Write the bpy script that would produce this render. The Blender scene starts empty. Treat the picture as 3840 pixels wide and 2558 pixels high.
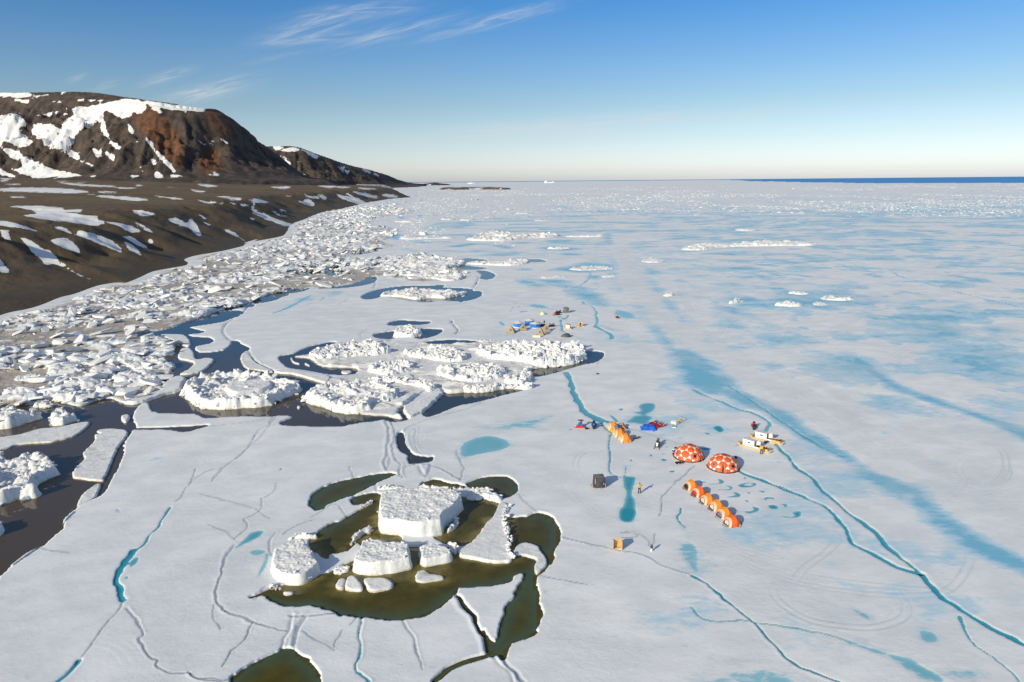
import bpy, bmesh, math, random
import numpy as np
from mathutils import Vector, Matrix, Quaternion

scene = bpy.context.scene
COL = scene.collection
rad = math.radians

# ------------------------------------------------------------------ camera, sun, sky, exposure
CAM_H = 48.0
PITCH, ROLL = rad(13.2), 0.0092
FPX, CX, CY = 2560.0, 1920.0, 1279.0            # survey units of the photograph: 3840 x 2558
_F = np.array([0, math.cos(PITCH), -math.sin(PITCH)])
_U0 = np.array([0, math.sin(PITCH), math.cos(PITCH)])
_R0 = np.array([1.0, 0, 0])
_U = _U0 * math.cos(ROLL) + _R0 * math.sin(ROLL)
_R = _R0 * math.cos(ROLL) - _U0 * math.sin(ROLL)
camd = bpy.data.cameras.new('camera')
camd.sensor_width, camd.lens = 36.0, 24.0
camd.clip_start, camd.clip_end = 1.0, 120000.0
cam = bpy.data.objects.new('camera', camd)
COL.objects.link(cam)
m = Matrix.Identity(4)
for i in range(3):
    m[i][0], m[i][1], m[i][2] = _R[i], _U[i], -_F[i]
m[2][3] = CAM_H
cam.matrix_world = m
scene.camera = cam

SUN_EL, SUN_AZ = rad(22.8), math.atan2(-0.672, -0.741)     # sun stands behind the camera, to its left
SUN_STRENGTH, SKY_STRENGTH, EXPOSURE = 4.7, 0.085, 0.0
sund = bpy.data.lights.new('sun', 'SUN')
sund.energy, sund.angle, sund.color = SUN_STRENGTH, rad(0.53), (1.0, 0.89, 0.66)
sun = bpy.data.objects.new('sun', sund)
COL.objects.link(sun)
_sd = Vector((math.sin(SUN_AZ) * math.cos(SUN_EL), math.cos(SUN_AZ) * math.cos(SUN_EL), math.sin(SUN_EL)))
sun.rotation_euler = (-_sd).to_track_quat('-Z', 'Y').to_euler()
sun.location = (-200, -260, 300)

vs = scene.view_settings
scene.display_settings.display_device = 'sRGB'
vs.view_transform, vs.look = 'Standard', 'None'
vs.exposure, vs.gamma, vs.use_curve_mapping = EXPOSURE, 1.0, False
scene.render.engine = 'CYCLES'
scene.cycles.use_denoising = True
scene.cycles.max_bounces = 6
scene.cycles.diffuse_bounces = 3
scene.cycles.glossy_bounces = 3
scene.cycles.transmission_bounces = 3
scene.cycles.sample_clamp_indirect = 6.0


class NT:
    """small helper to write node trees"""
    def __init__(self, tree):
        self.t = tree
        tree.nodes.clear()

    def n(self, typ, ins=None, **attrs):
        nd = self.t.nodes.new(typ)
        for k, v in attrs.items():
            setattr(nd, k, v)
        for k, v in (ins or {}).items():
            self.put(nd.inputs[k], v)
        return nd

    def put(self, sock, v):
        if isinstance(v, bpy.types.NodeSocket):
            self.t.links.new(v, sock)
        elif isinstance(v, bpy.types.Node):
            self.t.links.new(v.outputs[0], sock)
        else:
            if sock.type == 'RGBA' and len(v) == 3:
                v = (*v, 1.0)
            sock.default_value = v

    def math(self, op, a, b=0.0, c=0.0, clamp=False):
        nd = self.t.nodes.new('ShaderNodeMath')
        nd.operation, nd.use_clamp = op, clamp
        for i, v in enumerate((a, b, c)):
            self.put(nd.inputs[i], v)
        return nd.outputs[0]

    def vmath(self, op, a, b=(0, 0, 0)):
        nd = self.t.nodes.new('ShaderNodeVectorMath')
        nd.operation = op
        self.put(nd.inputs[0], a)
        self.put(nd.inputs[1], b)
        return nd.outputs['Value'] if op in ('DOT_PRODUCT', 'LENGTH') else nd.outputs[0]

    def mix(self, f, a, b, blend='MIX'):
        nd = self.t.nodes.new('ShaderNodeMix')
        nd.data_type, nd.blend_type = 'RGBA', blend
        self.put(nd.inputs[0], f)
        self.put(nd.inputs[6], a)
        self.put(nd.inputs[7], b)
        return nd.outputs[2]

    def ramp(self, v, lo, hi, a=0.0, b=1.0):
        nd = self.t.nodes.new('ShaderNodeMapRange')
        nd.interpolation_type = 'SMOOTHSTEP'
        for k, x in zip((0, 1, 2, 3, 4), (v, lo, hi, a, b)):
            self.put(nd.inputs[k], x)
        return nd.outputs[0]

    def noise(self, vec, scale, detail=4.0, rough=0.55, dist=0.0):
        nd = self.n('ShaderNodeTexNoise', {'Vector': vec, 'Scale': scale, 'Detail': detail, 'Roughness': rough, 'Distortion': dist})
        return nd.outputs['Fac']

    def attr(self, name):
        return self.n('ShaderNodeAttribute', attribute_name=name).outputs['Fac']

    def scaled(self, vec, s, rot=(0, 0, 0)):
        return self.n('ShaderNodeMapping', {'Vector': vec, 'Scale': s, 'Rotation': rot}).outputs[0]


def ray(sx, sy):
    return _R * ((sx - CX) / FPX) + _U * ((CY - sy) / FPX) + _F


world = bpy.data.worlds.new('World')
scene.world = world
world.use_nodes = True
w = NT(world.node_tree)
sky = w.n('ShaderNodeTexSky', sky_type='NISHITA', sun_disc=False, sun_elevation=SUN_EL, sun_rotation=SUN_AZ % (2 * math.pi),
          altitude=50.0, air_density=1.0, dust_density=0.6, ozone_density=2.0)
tc = w.n('ShaderNodeTexCoord').outputs['Generated']
sep = w.n('ShaderNodeSeparateXYZ', {0: tc})
front = w.math('MAXIMUM', sep.outputs[1], 0.05)
pu = w.math('DIVIDE', sep.outputs[0], front)
pv = w.math('DIVIDE', sep.outputs[2], front)
puv = w.n('ShaderNodeCombineXYZ', {0: pu, 1: pv}).outputs[0]
# thin cirrus: each streak a soft ellipse of fibrous noise (ends in photograph units / 1.6313, half width, strength)
cirrus = [((600, 96), (870, 15), 26, .55), ((778, 105), (1030, 40), 14, .6), ((970, 90), (1290, 8), 13, .65), ((590, 100), (860, 78), 10, .35),
          ((700, 40), (980, 10), 16, .4), ((320, 195), (440, 160), 11, .5), ((360, 240), (590, 185), 20, .55), ((400, 225), (560, 178), 9, .5),
          ((150, 190), (200, 170), 8, .3), ((870, 330), (1900, 245), 22, .5), ((1000, 300), (1700, 262), 12, .3), ((200, 210), (280, 190), 12, .25), ((560, 150), (700, 120), 7, .2)]
acc = None
for (a, b, hw, st) in cirrus:
    ra, rb = ray(a[0] * 1.6313, a[1] * 1.6313), ray(b[0] * 1.6313, b[1] * 1.6313)
    A, B = np.array([ra[0], ra[2]]) / ra[1], np.array([rb[0], rb[2]]) / rb[1]
    c, t = (A + B) / 2, (B - A)
    L = np.linalg.norm(t) / 2
    t = t / np.linalg.norm(t)
    nrm = np.array([-t[1], t[0]])
    W = hw / 1569.0
    ua = w.math('SUBTRACT', w.vmath('DOT_PRODUCT', puv, (t[0] / L, t[1] / L, 0)), float(c @ t / L))
    ub = w.math('SUBTRACT', w.vmath('DOT_PRODUCT', puv, (nrm[0] / W, nrm[1] / W, 0)), float(c @ nrm / W))
    e = w.math('ADD', w.math('MULTIPLY', ua, ua), w.math('MULTIPLY', ub, ub))
    g = w.math('POWER', 2.718, w.math('MULTIPLY', e, -1.3))
    fib = w.noise(w.n('ShaderNodeCombineXYZ', {0: w.math('MULTIPLY', ua, L * 9), 1: w.math('MULTIPLY', ub, W * 90), 2: float(hw)}).outputs[0], 1.6, 6, .62, .6)
    g = w.math('MULTIPLY', w.math('MULTIPLY', g, w.ramp(fib, .30, .82)), st * 1.25)
    acc = g if acc is None else w.math('ADD', acc, g)
acc = w.math('MULTIPLY', acc, w.ramp(sep.outputs[1], .05, .2), clamp=True)
CLOUD_RGB = (8.0, 8.4, 8.6)
# sky tint: whiter at the horizon, bluer above, unseen upper sky warmed to light the snow
tint = w.n('ShaderNodeValToRGB', {0: sep.outputs[2]})
cr_ = tint.color_ramp
SKY_TINT = ((0.0, (.74, .79, 1.10)), (.02, (.74, .78, 1.03)), (.055, (.63, .66, .79)), (.10, (.51, .575, .645)), (.226, (.215, .465, .71)), (.45, (.64, .67, .72)), (.9, (1.1, .88, .74)))
while len(cr_.elements) < len(SKY_TINT): cr_.elements.new(.5)
for el_, (p_, c_) in zip(cr_.elements, SKY_TINT):
    el_.position, el_.color = p_, (*c_, 1)
skycol = w.vmath('MULTIPLY', sky.outputs[0], w.vmath('MULTIPLY', tint.outputs[0], (2.0, 2.0, 2.0)))
bg = w.n('ShaderNodeBackground', {'Color': w.mix(acc, skycol, CLOUD_RGB), 'Strength': SKY_STRENGTH})
w.n('ShaderNodeOutputWorld', {'Surface': bg})


# ------------------------------------------------------------------ survey: from the photograph's units to places on the ice
FRAMES = dict(A=(0, 300, 1.742), B=(0, 1100, 1.4258), C=(600, 1200, 1.3847), K=(700, 1700, 1.5693), E=(2050, 1500, 2.4126),
              F=(900, 640, 1.5693), G=(2300, 600, 1.5286), H=(2600, 1400, 1.354), I=(1850, 1130, 4.28), J=(0, 1900, 2.14), D=(0, 0, .61302),
              T=(2540, 1770, 7.129), Q=(2740, 1560, 9.8), L=(2130, 1540, 7.356), M=(2390, 1540, 9.8), N=(2420, 1620, 6.195), O=(2180, 1740, 4.357),
              X=(1890, 1140, 11.2), Y=(2050, 1140, 7.847))


def P(frame, s):
    ox, oy, k = FRAMES[frame]
    a = np.array([[float(v) for v in q.split(',')] for q in s.split()]) if isinstance(s, str) else np.asarray(s, float).reshape(-1, 2)
    return a / k + np.array([ox, oy])


def ground(sx, sy, z=0.3):
    d = ray(sx, sy)
    t = (z - CAM_H) / min(d[2], -1e-4)
    return d[0] * t, d[1] * t


def Wp(frame, s, z=0.3):
    p = P(frame, s)
    zz = np.broadcast_to(z, (len(p),))
    return np.array([ground(a, b, q) for (a, b), q in zip(p, zz)])


def at(frame, x, y, z=0.3):
    return ground(*P(frame, [(x, y)])[0], z)


def project(x, y, z):
    """where a world point falls in the survey photograph (used to find which rock lies under which snow field)"""
    dx, dy, dz = x, y, z - CAM_H
    f = np.maximum(dy * _F[1] + dz * _F[2] + dx * _F[0], 1e-3)
    return CX + FPX * (dx * _R[0] + dy * _R[1] + dz * _R[2]) / f, CY - FPX * (dx * _U[0] + dy * _U[1] + dz * _U[2]) / f


# ------------------------------------------------------------------ numeric noise and distance fields
def hsh(ix, iy, seed):
    h = (ix.astype(np.int64) * 374761393 + iy.astype(np.int64) * 668265263 + seed * 1442695041) & 0xFFFFFFFF
    h = ((h ^ (h >> 13)) * 1274126177) & 0xFFFFFFFF
    h = ((h ^ (h >> 16)) * 2246822519) & 0xFFFFFFFF
    return ((h ^ (h >> 15)) & 0xFFFFFF) / float(0xFFFFFF)


def vnoise(x, y, seed=0):
    ix, iy = np.floor(x), np.floor(y)
    fx, fy = x - ix, y - iy
    fx, fy = fx * fx * fx * (fx * (fx * 6 - 15) + 10), fy * fy * fy * (fy * (fy * 6 - 15) + 10)
    a, b = hsh(ix, iy, seed), hsh(ix + 1, iy, seed)
    c, d = hsh(ix, iy + 1, seed), hsh(ix + 1, iy + 1, seed)
    return (a * (1 - fx) + b * fx) * (1 - fy) + (c * (1 - fx) + d * fx) * fy


def fbm(x, y, octv=4, seed=0, gain=.5):
    s, amp, tot = 0.0, 1.0, 0.0
    for i in range(octv):
        k = 2.03 ** i
        s = s + amp * vnoise(x * k + 13.7 * i, y * k - 7.1 * i, seed + i * 17)
        tot += amp
        amp *= gain
    return s / tot


def ridged(x, y, octv=4, seed=0):
    s, amp, tot = 0.0, 1.0, 0.0
    for i in range(octv):
        k = 2.07 ** i
        s = s + amp * (1 - np.abs(2 * vnoise(x * k + 3.3 * i, y * k + 9.2 * i, seed + 31 * i) - 1))
        tot += amp
        amp *= .5
    return s / tot


def plates(x, y, seed=0):
    """broken ice plates: each cell its own height and tilt; returns height 0..1 and nearness to the gap between plates"""
    ix, iy = np.floor(x), np.floor(y)
    f1 = np.full(x.shape, 9.0)
    f2 = np.full(x.shape, 9.0)
    h = np.zeros(x.shape)
    for ox in (-1, 0, 1):
        for oy in (-1, 0, 1):
            cx, cy = ix + ox, iy + oy
            px = cx + .1 + .8 * hsh(cx, cy, seed)
            py = cy + .1 + .8 * hsh(cx, cy, seed + 1)
            dx, dy = x - px, y - py
            d = np.sqrt(dx * dx + dy * dy)
            hh = hsh(cx, cy, seed + 2) + dx * 1.1 * (hsh(cx, cy, seed + 3) - .5) + dy * 1.1 * (hsh(cx, cy, seed + 4) - .5)
            new = d < f1
            f2 = np.where(new, f1, np.minimum(f2, d))
            h = np.where(new, hh, h)
            f1 = np.where(new, d, f1)
    return h, f2 - f1


def sstep(a, b, x):
    t = np.clip((x - a) / (b - a), 0, 1)
    return t * t * (3 - 2 * t)


def smooth(p, closed=True, n=4):
    p = np.asarray(p, float)
    N = len(p)
    out = []
    for i in range(N if closed else N - 1):
        if closed:
            a, b, c, d = p[(i - 1) % N], p[i], p[(i + 1) % N], p[(i + 2) % N]
        else:
            a, b, c, d = p[max(i - 1, 0)], p[i], p[i + 1], p[min(i + 2, N - 1)]
        for k in range(n):
            t = k / n
            out.append(.5 * (2 * b + (c - a) * t + (2 * a - 5 * b + 4 * c - d) * t * t + (3 * b - a - 3 * c + d) * t ** 3))
    if not closed:
        out.append(p[-1])
    return np.array(out)


def sdf(px, py, poly):
    """signed distance to a closed outline, negative inside"""
    d2 = np.full(px.shape, 1e18)
    ins = np.zeros(px.shape, bool)
    a = poly
    b = np.roll(poly, -1, 0)
    for (ax, ay), (bx, by) in zip(a, b):
        ex, ey = bx - ax, by - ay
        L2 = ex * ex + ey * ey
        if L2 < 1e-9:
            continue
        wx, wy = px - ax, py - ay
        t = np.clip((wx * ex + wy * ey) / L2, 0, 1)
        d2 = np.minimum(d2, (wx - ex * t) ** 2 + (wy - ey * t) ** 2)
        if ay != by:
            ins ^= ((ay > py) != (by > py)) & (wx < ex * wy / ey)
    d = np.sqrt(d2)
    return np.where(ins, -d, d)


def dline(px, py, line):
    """distance to an open line, and length along it"""
    d2 = np.full(px.shape, 1e18)
    s = np.zeros(px.shape)
    side = np.zeros(px.shape)
    L = 0.0
    for (ax, ay), (bx, by) in zip(line[:-1], line[1:]):
        ex, ey = bx - ax, by - ay
        l2 = ex * ex + ey * ey
        if l2 < 1e-9:
            continue
        wx, wy = px - ax, py - ay
        t = np.clip((wx * ex + wy * ey) / l2, 0, 1)
        q = (wx - ex * t) ** 2 + (wy - ey * t) ** 2
        m_ = q < d2
        d2 = np.where(m_, q, d2)
        s = np.where(m_, L + t * math.sqrt(l2), s)
        side = np.where(m_, ex * wy - ey * wx, side)
        L += math.sqrt(l2)
    return np.sqrt(d2), s, np.sign(side)


# ------------------------------------------------------------------ objects and meshes
def tag(o, label=None, cat=None, group=None, kind=None):
    if label: o['label'] = label
    if cat: o['category'] = cat
    if group: o['group'] = group
    if kind: o['kind'] = kind
    return o


def link(name, me, mat=None, parent=None, loc=None, rot=None, scale=None):
    o = bpy.data.objects.new(name, me)
    COL.objects.link(o)
    if mat is not None and me is not None and not me.materials:
        me.materials.append(mat)
    if parent is not None: o.parent = parent
    if loc is not None: o.location = loc
    if rot is not None: o.rotation_euler = rot
    if scale is not None: o.scale = scale
    return o


def thing(name, label, cat, loc, rz=0.0, group=None):
    o = link(name, None, loc=loc, rot=(0, 0, rz))
    o.empty_display_size = .3
    return tag(o, label, cat, group)


def np_mesh(name, V, Q, smooth_=True, attrs=None):
    me = bpy.data.meshes.new(name)
    n, k = len(Q), Q.shape[1]
    me.vertices.add(len(V))
    me.vertices.foreach_set('co', np.ascontiguousarray(V, np.float32).ravel())
    me.loops.add(n * k)
    me.loops.foreach_set('vertex_index', np.ascontiguousarray(Q, np.int32).ravel())
    me.polygons.add(n)
    me.polygons.foreach_set('loop_start', np.arange(0, n * k, k, dtype=np.int32))
    me.polygons.foreach_set('use_smooth', np.full(n, smooth_))
    me.update(calc_edges=True)
    for an, av in (attrs or {}).items():
        at_ = me.attributes.new(an, 'FLOAT', 'POINT')
        at_.data.foreach_set('value', np.ascontiguousarray(av, np.float32).ravel())
    return me


def grid_quads(nr, nc, keep=None):
    i = np.arange(nr * nc).reshape(nr, nc)
    q = np.stack([i[:-1, :-1], i[:-1, 1:], i[1:, 1:], i[1:, :-1]], -1)
    return q.reshape(-1, 4) if keep is None else q[keep]


def fan(r0, r1, nc, d0, d1, nr, power=.5):
    """a sheet of ground whose cells grow with distance, so near ice is finely modelled and far ice coarsely"""
    u = np.linspace(d0 ** -power, d1 ** -power, nr)
    d = u ** (-1 / power)
    r = np.linspace(r0, r1, nc)
    X = d[:, None] * r[None, :]
    Y = np.repeat(d[:, None], nc, 1)
    return X, Y


class MB:
    """collects simple shapes into one mesh"""
    def __init__(self):
        self.v, self.f = [], []

    def add(self, vs_, fs):
        o = len(self.v)
        self.v += [tuple(map(float, q)) for q in vs_]
        self.f += [tuple(o + i for i in f) for f in fs]
        return self

    def box(self, c, s, rz=0.0, ry=0.0, rx=0.0, taper=1.0):
        M = Matrix.Rotation(rz, 3, 'Z') @ Matrix.Rotation(ry, 3, 'Y') @ Matrix.Rotation(rx, 3, 'X')
        vs_ = []
        for z in (-.5, .5):
            k = taper if z > 0 else 1.0
            for x, y in ((-.5, -.5), (.5, -.5), (.5, .5), (-.5, .5)):
                vs_.append(M @ Vector((x * s[0] * k, y * s[1] * k, z * s[2])) + Vector(c))
        return self.add(vs_, [(3, 2, 1, 0), (4, 5, 6, 7), (0, 1, 5, 4), (1, 2, 6, 5), (2, 3, 7, 6), (3, 0, 4, 7)])

    def prism(self, pts, z0, z1):
        n = len(pts)
        vs_ = [(x, y, z0) for x, y in pts] + [(x, y, z1) for x, y in pts]
        return self.add(vs_, [tuple(range(n - 1, -1, -1)), tuple(range(n, 2 * n))] + [(i, (i + 1) % n, n + (i + 1) % n, n + i) for i in range(n)])

    def side_prism(self, pts, y0, y1):
        """outline in x,z pushed along y"""
        n = len(pts)
        vs_ = [(x, y0, z) for x, z in pts] + [(x, y1, z) for x, z in pts]
        return self.add(vs_, [tuple(range(n)), tuple(range(2 * n - 1, n - 1, -1))] + [(i, n + i, n + (i + 1) % n, (i + 1) % n) for i in range(n)])

    def loft(self, secs, cap=True, closed=True):
        n = len(secs[0])
        vs_ = [p for s in secs for p in s]
        fs = []
        for k in range(len(secs) - 1):
            for i in range(n if closed else n - 1):
                j = (i + 1) % n
                fs.append((k * n + i, k * n + j, (k + 1) * n + j, (k + 1) * n + i))
        if cap:
            fs += [tuple(range(n - 1, -1, -1)), tuple(range((len(secs) - 1) * n, len(secs) * n))]
        return self.add(vs_, fs)

    def tube(self, path, r, n=6):
        path = [Vector(p) for p in path]
        rs = r if isinstance(r, (list, tuple)) else [r] * len(path)
        secs = []
        for i, p in enumerate(path):
            t = (path[min(i + 1, len(path) - 1)] - path[max(i - 1, 0)]).normalized()
            a = t.cross(Vector((0, 0, 1)))
            if a.length < 1e-3: a = t.cross(Vector((1, 0, 0)))
            a.normalize()
            b = t.cross(a)
            secs.append([p + (a * math.cos(2 * math.pi * k / n) + b * math.sin(2 * math.pi * k / n)) * rs[i] for k in range(n)])
        return self.loft(secs)

    def ball(self, c, r, nu=10, nv=6):
        rx, ry, rz = (r, r, r) if not isinstance(r, (tuple, list)) else r
        secs = []
        for j in range(nv + 1):
            t = math.pi * (j / nv) * .998 + .003
            secs.append([(c[0] + rx * math.sin(t) * math.cos(2 * math.pi * i / nu), c[1] + ry * math.sin(t) * math.sin(2 * math.pi * i / nu), c[2] - rz * math.cos(t)) for i in range(nu)])
        return self.loft(secs)

    def mesh(self, name, smooth_=False):
        me = bpy.data.meshes.new(name)
        me.from_pydata(self.v, [], self.f)
        bm = bmesh.new()
        bm.from_mesh(me)
        bmesh.ops.recalc_face_normals(bm, faces=bm.faces)
        bm.to_mesh(me)
        bm.free()
        if smooth_:
            me.polygons.foreach_set('use_smooth', [True] * len(me.polygons))
        return me

    def build(self, name, mat, parent=None, smooth_=False, loc=None, rot=None):
        return link(name, self.mesh(name, smooth_), mat, parent, loc, rot)


def copy_tree(o, parent=None):
    c = o.copy()
    COL.objects.link(c)
    if parent is not None:
        c.parent = parent
    for ch in list(o.children):
        copy_tree(ch, c)
    return c


# ------------------------------------------------------------------ materials
def new_mat(name):
    mt = bpy.data.materials.new(name)
    mt.use_nodes = True
    return mt, NT(mt.node_tree)


def finish(nt, color, rough=.6, bump=None, bump_d=.05, strength=1.0, **extra):
    ins = {'Base Color': color, 'Roughness': rough}
    ins.update(extra)
    if bump is not None:
        b = nt.n('ShaderNodeBump', {'Height': bump, 'Distance': bump_d, 'Strength': strength})
        ins['Normal'] = b.outputs[0]
    bs = nt.n('ShaderNodeBsdfPrincipled', ins)
    nt.n('ShaderNodeOutputMaterial', {'Surface': bs})


_mats = {}


def plain(name, rgb, rough=.6, var=.18, scale=3.0, bump=.004, metal=0.0):
    """cloth, paint, wood and the like: one colour with small wear and grain"""
    if name in _mats:
        return _mats[name]
    mt, nt = new_mat(name)
    co = nt.n('ShaderNodeTexCoord').outputs['Object']
    a = nt.noise(co, scale, 5)
    b = nt.noise(co, scale * 9, 3)
    f = nt.math('ADD', nt.math('MULTIPLY', a, .7), nt.math('MULTIPLY', b, .3))
    dk = tuple(c * (1 - var) for c in rgb)
    lt = tuple(min(1, c * (1 + var) + .01) for c in rgb)
    finish(nt, nt.mix(nt.ramp(f, .3, .7), dk, lt), rough, b, bump, .6, Metallic=metal)
    _mats[name] = mt
    return mt


def wood(name, rgb, along=(1, 12, 12)):
    if name in _mats:
        return _mats[name]
    mt, nt = new_mat(name)
    co = nt.scaled(nt.n('ShaderNodeTexCoord').outputs['Object'], along)
    a = nt.noise(co, 2.2, 6, .6)
    finish(nt, nt.mix(nt.ramp(a, .3, .7), tuple(c * .72 for c in rgb), tuple(min(1, c * 1.2) for c in rgb)), .7, a, .004)
    _mats[name] = mt
    return mt


# ---- snow and sea ice
def sheet_ice_material():
    mt, nt = new_mat('sea_ice')
    pos = nt.n('ShaderNodeNewGeometry').outputs['Position']
    flat = nt.vmath('MULTIPLY', pos, (1, 1, 0))
    wind = nt.scaled(flat, (.62, 1.0, 1), (0, 0, rad(-33)))
    big = nt.noise(flat, .02, 5)
    mid = nt.noise(wind, .22, 7, .6)
    fine = nt.noise(wind, 1.3, 8, .7)
    rag = nt.math('ADD', nt.math('MULTIPLY', nt.noise(wind, .11, 9, .66, .5), .6), nt.math('MULTIPLY', nt.noise(nt.scaled(flat, (.55, 1.3, 1)), .75, 7, .62, .3), .4))
    pond, dirt, wet, deep, track = (nt.attr(a) for a in ('pond', 'dirt', 'wet', 'deep', 'track'))
    snow = nt.mix(nt.ramp(mid, .32, .68), (.72, .735, .755), (.85, .85, .85))
    snow = nt.mix(nt.ramp(big, .35, .7), nt.mix(1, snow, (.93, .95, .985), 'MULTIPLY'), snow)
    pit = nt.math('MULTIPLY', nt.ramp(fine, .57, .70), nt.ramp(mid, .62, .42))
    snow = nt.mix(nt.math('MULTIPLY', pit, .8), snow, (.50, .57, .63))
    tr = nt.math('MULTIPLY', track, nt.ramp(fine, .3, .6, .4, 1.0))
    snow = nt.mix(nt.math('MULTIPLY', tr, .75), snow, (.50, .57, .63))
    # thin slush round the ponds, and the shade of dry cracks put into the colour
    wet_shade_m = nt.math('ADD', wet, nt.math('MULTIPLY', nt.math('SUBTRACT', rag, .5), 2.4))
    wet_shade_m = nt.ramp(wet_shade_m, .35, .75)
    snow = nt.mix(nt.math('MULTIPLY', wet_shade_m, .75), snow, (.46, .60, .67))
    slush = nt.attr('slush')
    far_rag = nt.noise(nt.scaled(flat, (.8, 1.0, 1), (0, 0, rad(20))), .075, 10, .66, .3)
    sl = nt.math('ADD', slush, nt.math('ADD', nt.math('MULTIPLY', nt.math('SUBTRACT', far_rag, .5), 1.7), nt.math('MULTIPLY', nt.math('SUBTRACT', rag, .5), 2.3)))
    slm = nt.ramp(sl, .32, .62)
    snow = nt.mix(nt.math('MULTIPLY', slm, .96), snow, nt.mix(nt.ramp(sl, .55, 1.15), (.50, .67, .79), (.17, .47, .66)))
    grey = nt.noise(flat, .045, 9, .62)
    snow = nt.mix(nt.ramp(grey, .48, .66, 0, .45), snow, (.60, .645, .69))
    snow = nt.mix(nt.math('MULTIPLY', nt.attr('split'), .95, clamp=True), snow, (.13, .17, .23))  # crack lines: shade of the narrow gaps painted as dark colour
    dn = nt.noise(wind, .35, 8, .68)
    dm = nt.ramp(nt.math('ADD', dirt, nt.math('MULTIPLY', nt.math('SUBTRACT', dn, .5), 1.9)), .3, 1.0)
    snow = nt.mix(nt.math('MULTIPLY', dm, .9), snow, nt.mix(nt.ramp(fine, .3, .7), (.24, .195, .15), (.46, .40, .33)))
    pm = nt.math('ADD', pond, nt.math('MULTIPLY', nt.math('SUBTRACT', rag, .5), nt.ramp(pond, .85, 1.0, 1.9, .35)))
    pm = nt.ramp(pm, .44, .62)
    pcol = nt.mix(nt.ramp(nt.math('ADD', deep, nt.math('MULTIPLY', nt.math('SUBTRACT', rag, .5), .5)), 0, 1), (.29, .57, .68), (.022, .29, .385))
    col = nt.mix(pm, snow, pcol)
    rough = nt.math('ADD', nt.math('MULTIPLY', pm, -.45), .62)
    bumph = nt.math('ADD', nt.math('MULTIPLY', mid, .55), nt.math('MULTIPLY', fine, .45))
    bs = nt.math('MULTIPLY', nt.ramp(grey, .35, .65, .22, .5), nt.math('ADD', nt.math('MULTIPLY', pm, -.9), 1.0))
    finish(nt, col, rough, bumph, .30, bs, **{'IOR': 1.31})
    return mt


def block_ice_material():
    mt, nt = new_mat('grounded_ice')
    geo = nt.n('ShaderNodeNewGeometry')
    pos = geo.outputs['Position']
    z = nt.n('ShaderNodeSeparateXYZ', {0: pos}).outputs[2]
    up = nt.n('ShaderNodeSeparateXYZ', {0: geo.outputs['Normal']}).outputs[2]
    a = nt.noise(pos, .5, 7, .62)
    b = nt.noise(pos, 2.4, 8, .66)
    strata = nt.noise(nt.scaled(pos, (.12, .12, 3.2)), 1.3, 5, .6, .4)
    col = nt.mix(nt.ramp(a, .3, .7), (.70, .705, .72), (.82, .82, .82))
    speck = nt.math('MULTIPLY', nt.ramp(b, .56, .68), nt.ramp(up, .55, .9))
    col = nt.mix(nt.math('MULTIPLY', speck, .30), col, (.52, .47, .40))
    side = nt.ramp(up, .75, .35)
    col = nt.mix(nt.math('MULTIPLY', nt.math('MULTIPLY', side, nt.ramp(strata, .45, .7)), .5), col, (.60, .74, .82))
    dirt = nt.attr('dirt')
    dn = nt.noise(pos, .45, 7, .68)
    dm = nt.ramp(nt.math('ADD', dirt, nt.math('MULTIPLY', nt.math('SUBTRACT', dn, .5), 1.8)), .3, 1.0)
    col = nt.mix(nt.math('MULTIPLY', dm, .75), col, (.38, .32, .25))
    line = nt.math('ADD', z, nt.math('MULTIPLY', nt.math('SUBTRACT', a, .5), .9))
    col = nt.mix(nt.ramp(line, .24, .0, 0, .72), col, (.44, .36, .19))      # silt left where the tide reaches
    finish(nt, col, .55, nt.math('ADD', nt.math('MULTIPLY', a, .4), nt.math('ADD', nt.math('MULTIPLY', b, .45), nt.math('MULTIPLY', nt.math('MULTIPLY', strata, side), .4))), .35, .55, **{'IOR': 1.31})
    return mt


def water_material():
    mt, nt = new_mat('sea_water')
    pos = nt.n('ShaderNodeNewGeometry').outputs['Position']
    olive, shallow, mud, far, bank = (nt.attr(a) for a in ('olive', 'shallow', 'mud', 'far', 'bank'))
    n = nt.noise(pos, .35, 6, .6)
    col = nt.mix(mud, (.012, .028, .042), (.075, .055, .036))
    ol = nt.mix(nt.ramp(n, .3, .75), (.058, .048, .004), (.090, .074, .009))
    ol = nt.mix(nt.ramp(bank, .05, 1.0, 0, .8), ol, (.060, .105, .070))
    col = nt.mix(olive, col, ol)
    sh = nt.ramp(nt.math('MULTIPLY', shallow, nt.ramp(n, .25, .7, .45, 1.15)), .15, .95)
    col = nt.mix(sh, col, nt.mix(olive, (.10, .13, .11), (.21, .165, .045)))
    col = nt.mix(far, col, (.02, .10, .3))
    rip = nt.noise(pos, 1.6, 3)
    b = nt.n('ShaderNodeBump', {'Height': rip, 'Distance': .02, 'Strength': .12})
    calm = nt.n('ShaderNodeBsdfPrincipled', {'Base Color': col, 'Roughness': .04, 'IOR': 1.333, 'Normal': b.outputs[0]})
    d = nt.n('ShaderNodeBsdfDiffuse', {'Color': (.05, .19, .45, 1), 'Roughness': .3})
    g = nt.n('ShaderNodeBsdfGlossy', {'Color': (.5, .75, 1, 1), 'Roughness': .5})
    wavy = nt.n('ShaderNodeMixShader', {0: .12, 1: d, 2: g})
    sh_ = nt.n('ShaderNodeMixShader', {0: far, 1: calm.outputs[0], 2: wavy.outputs[0]})
    nt.n('ShaderNodeOutputMaterial', {'Surface': sh_})
    return mt


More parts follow.
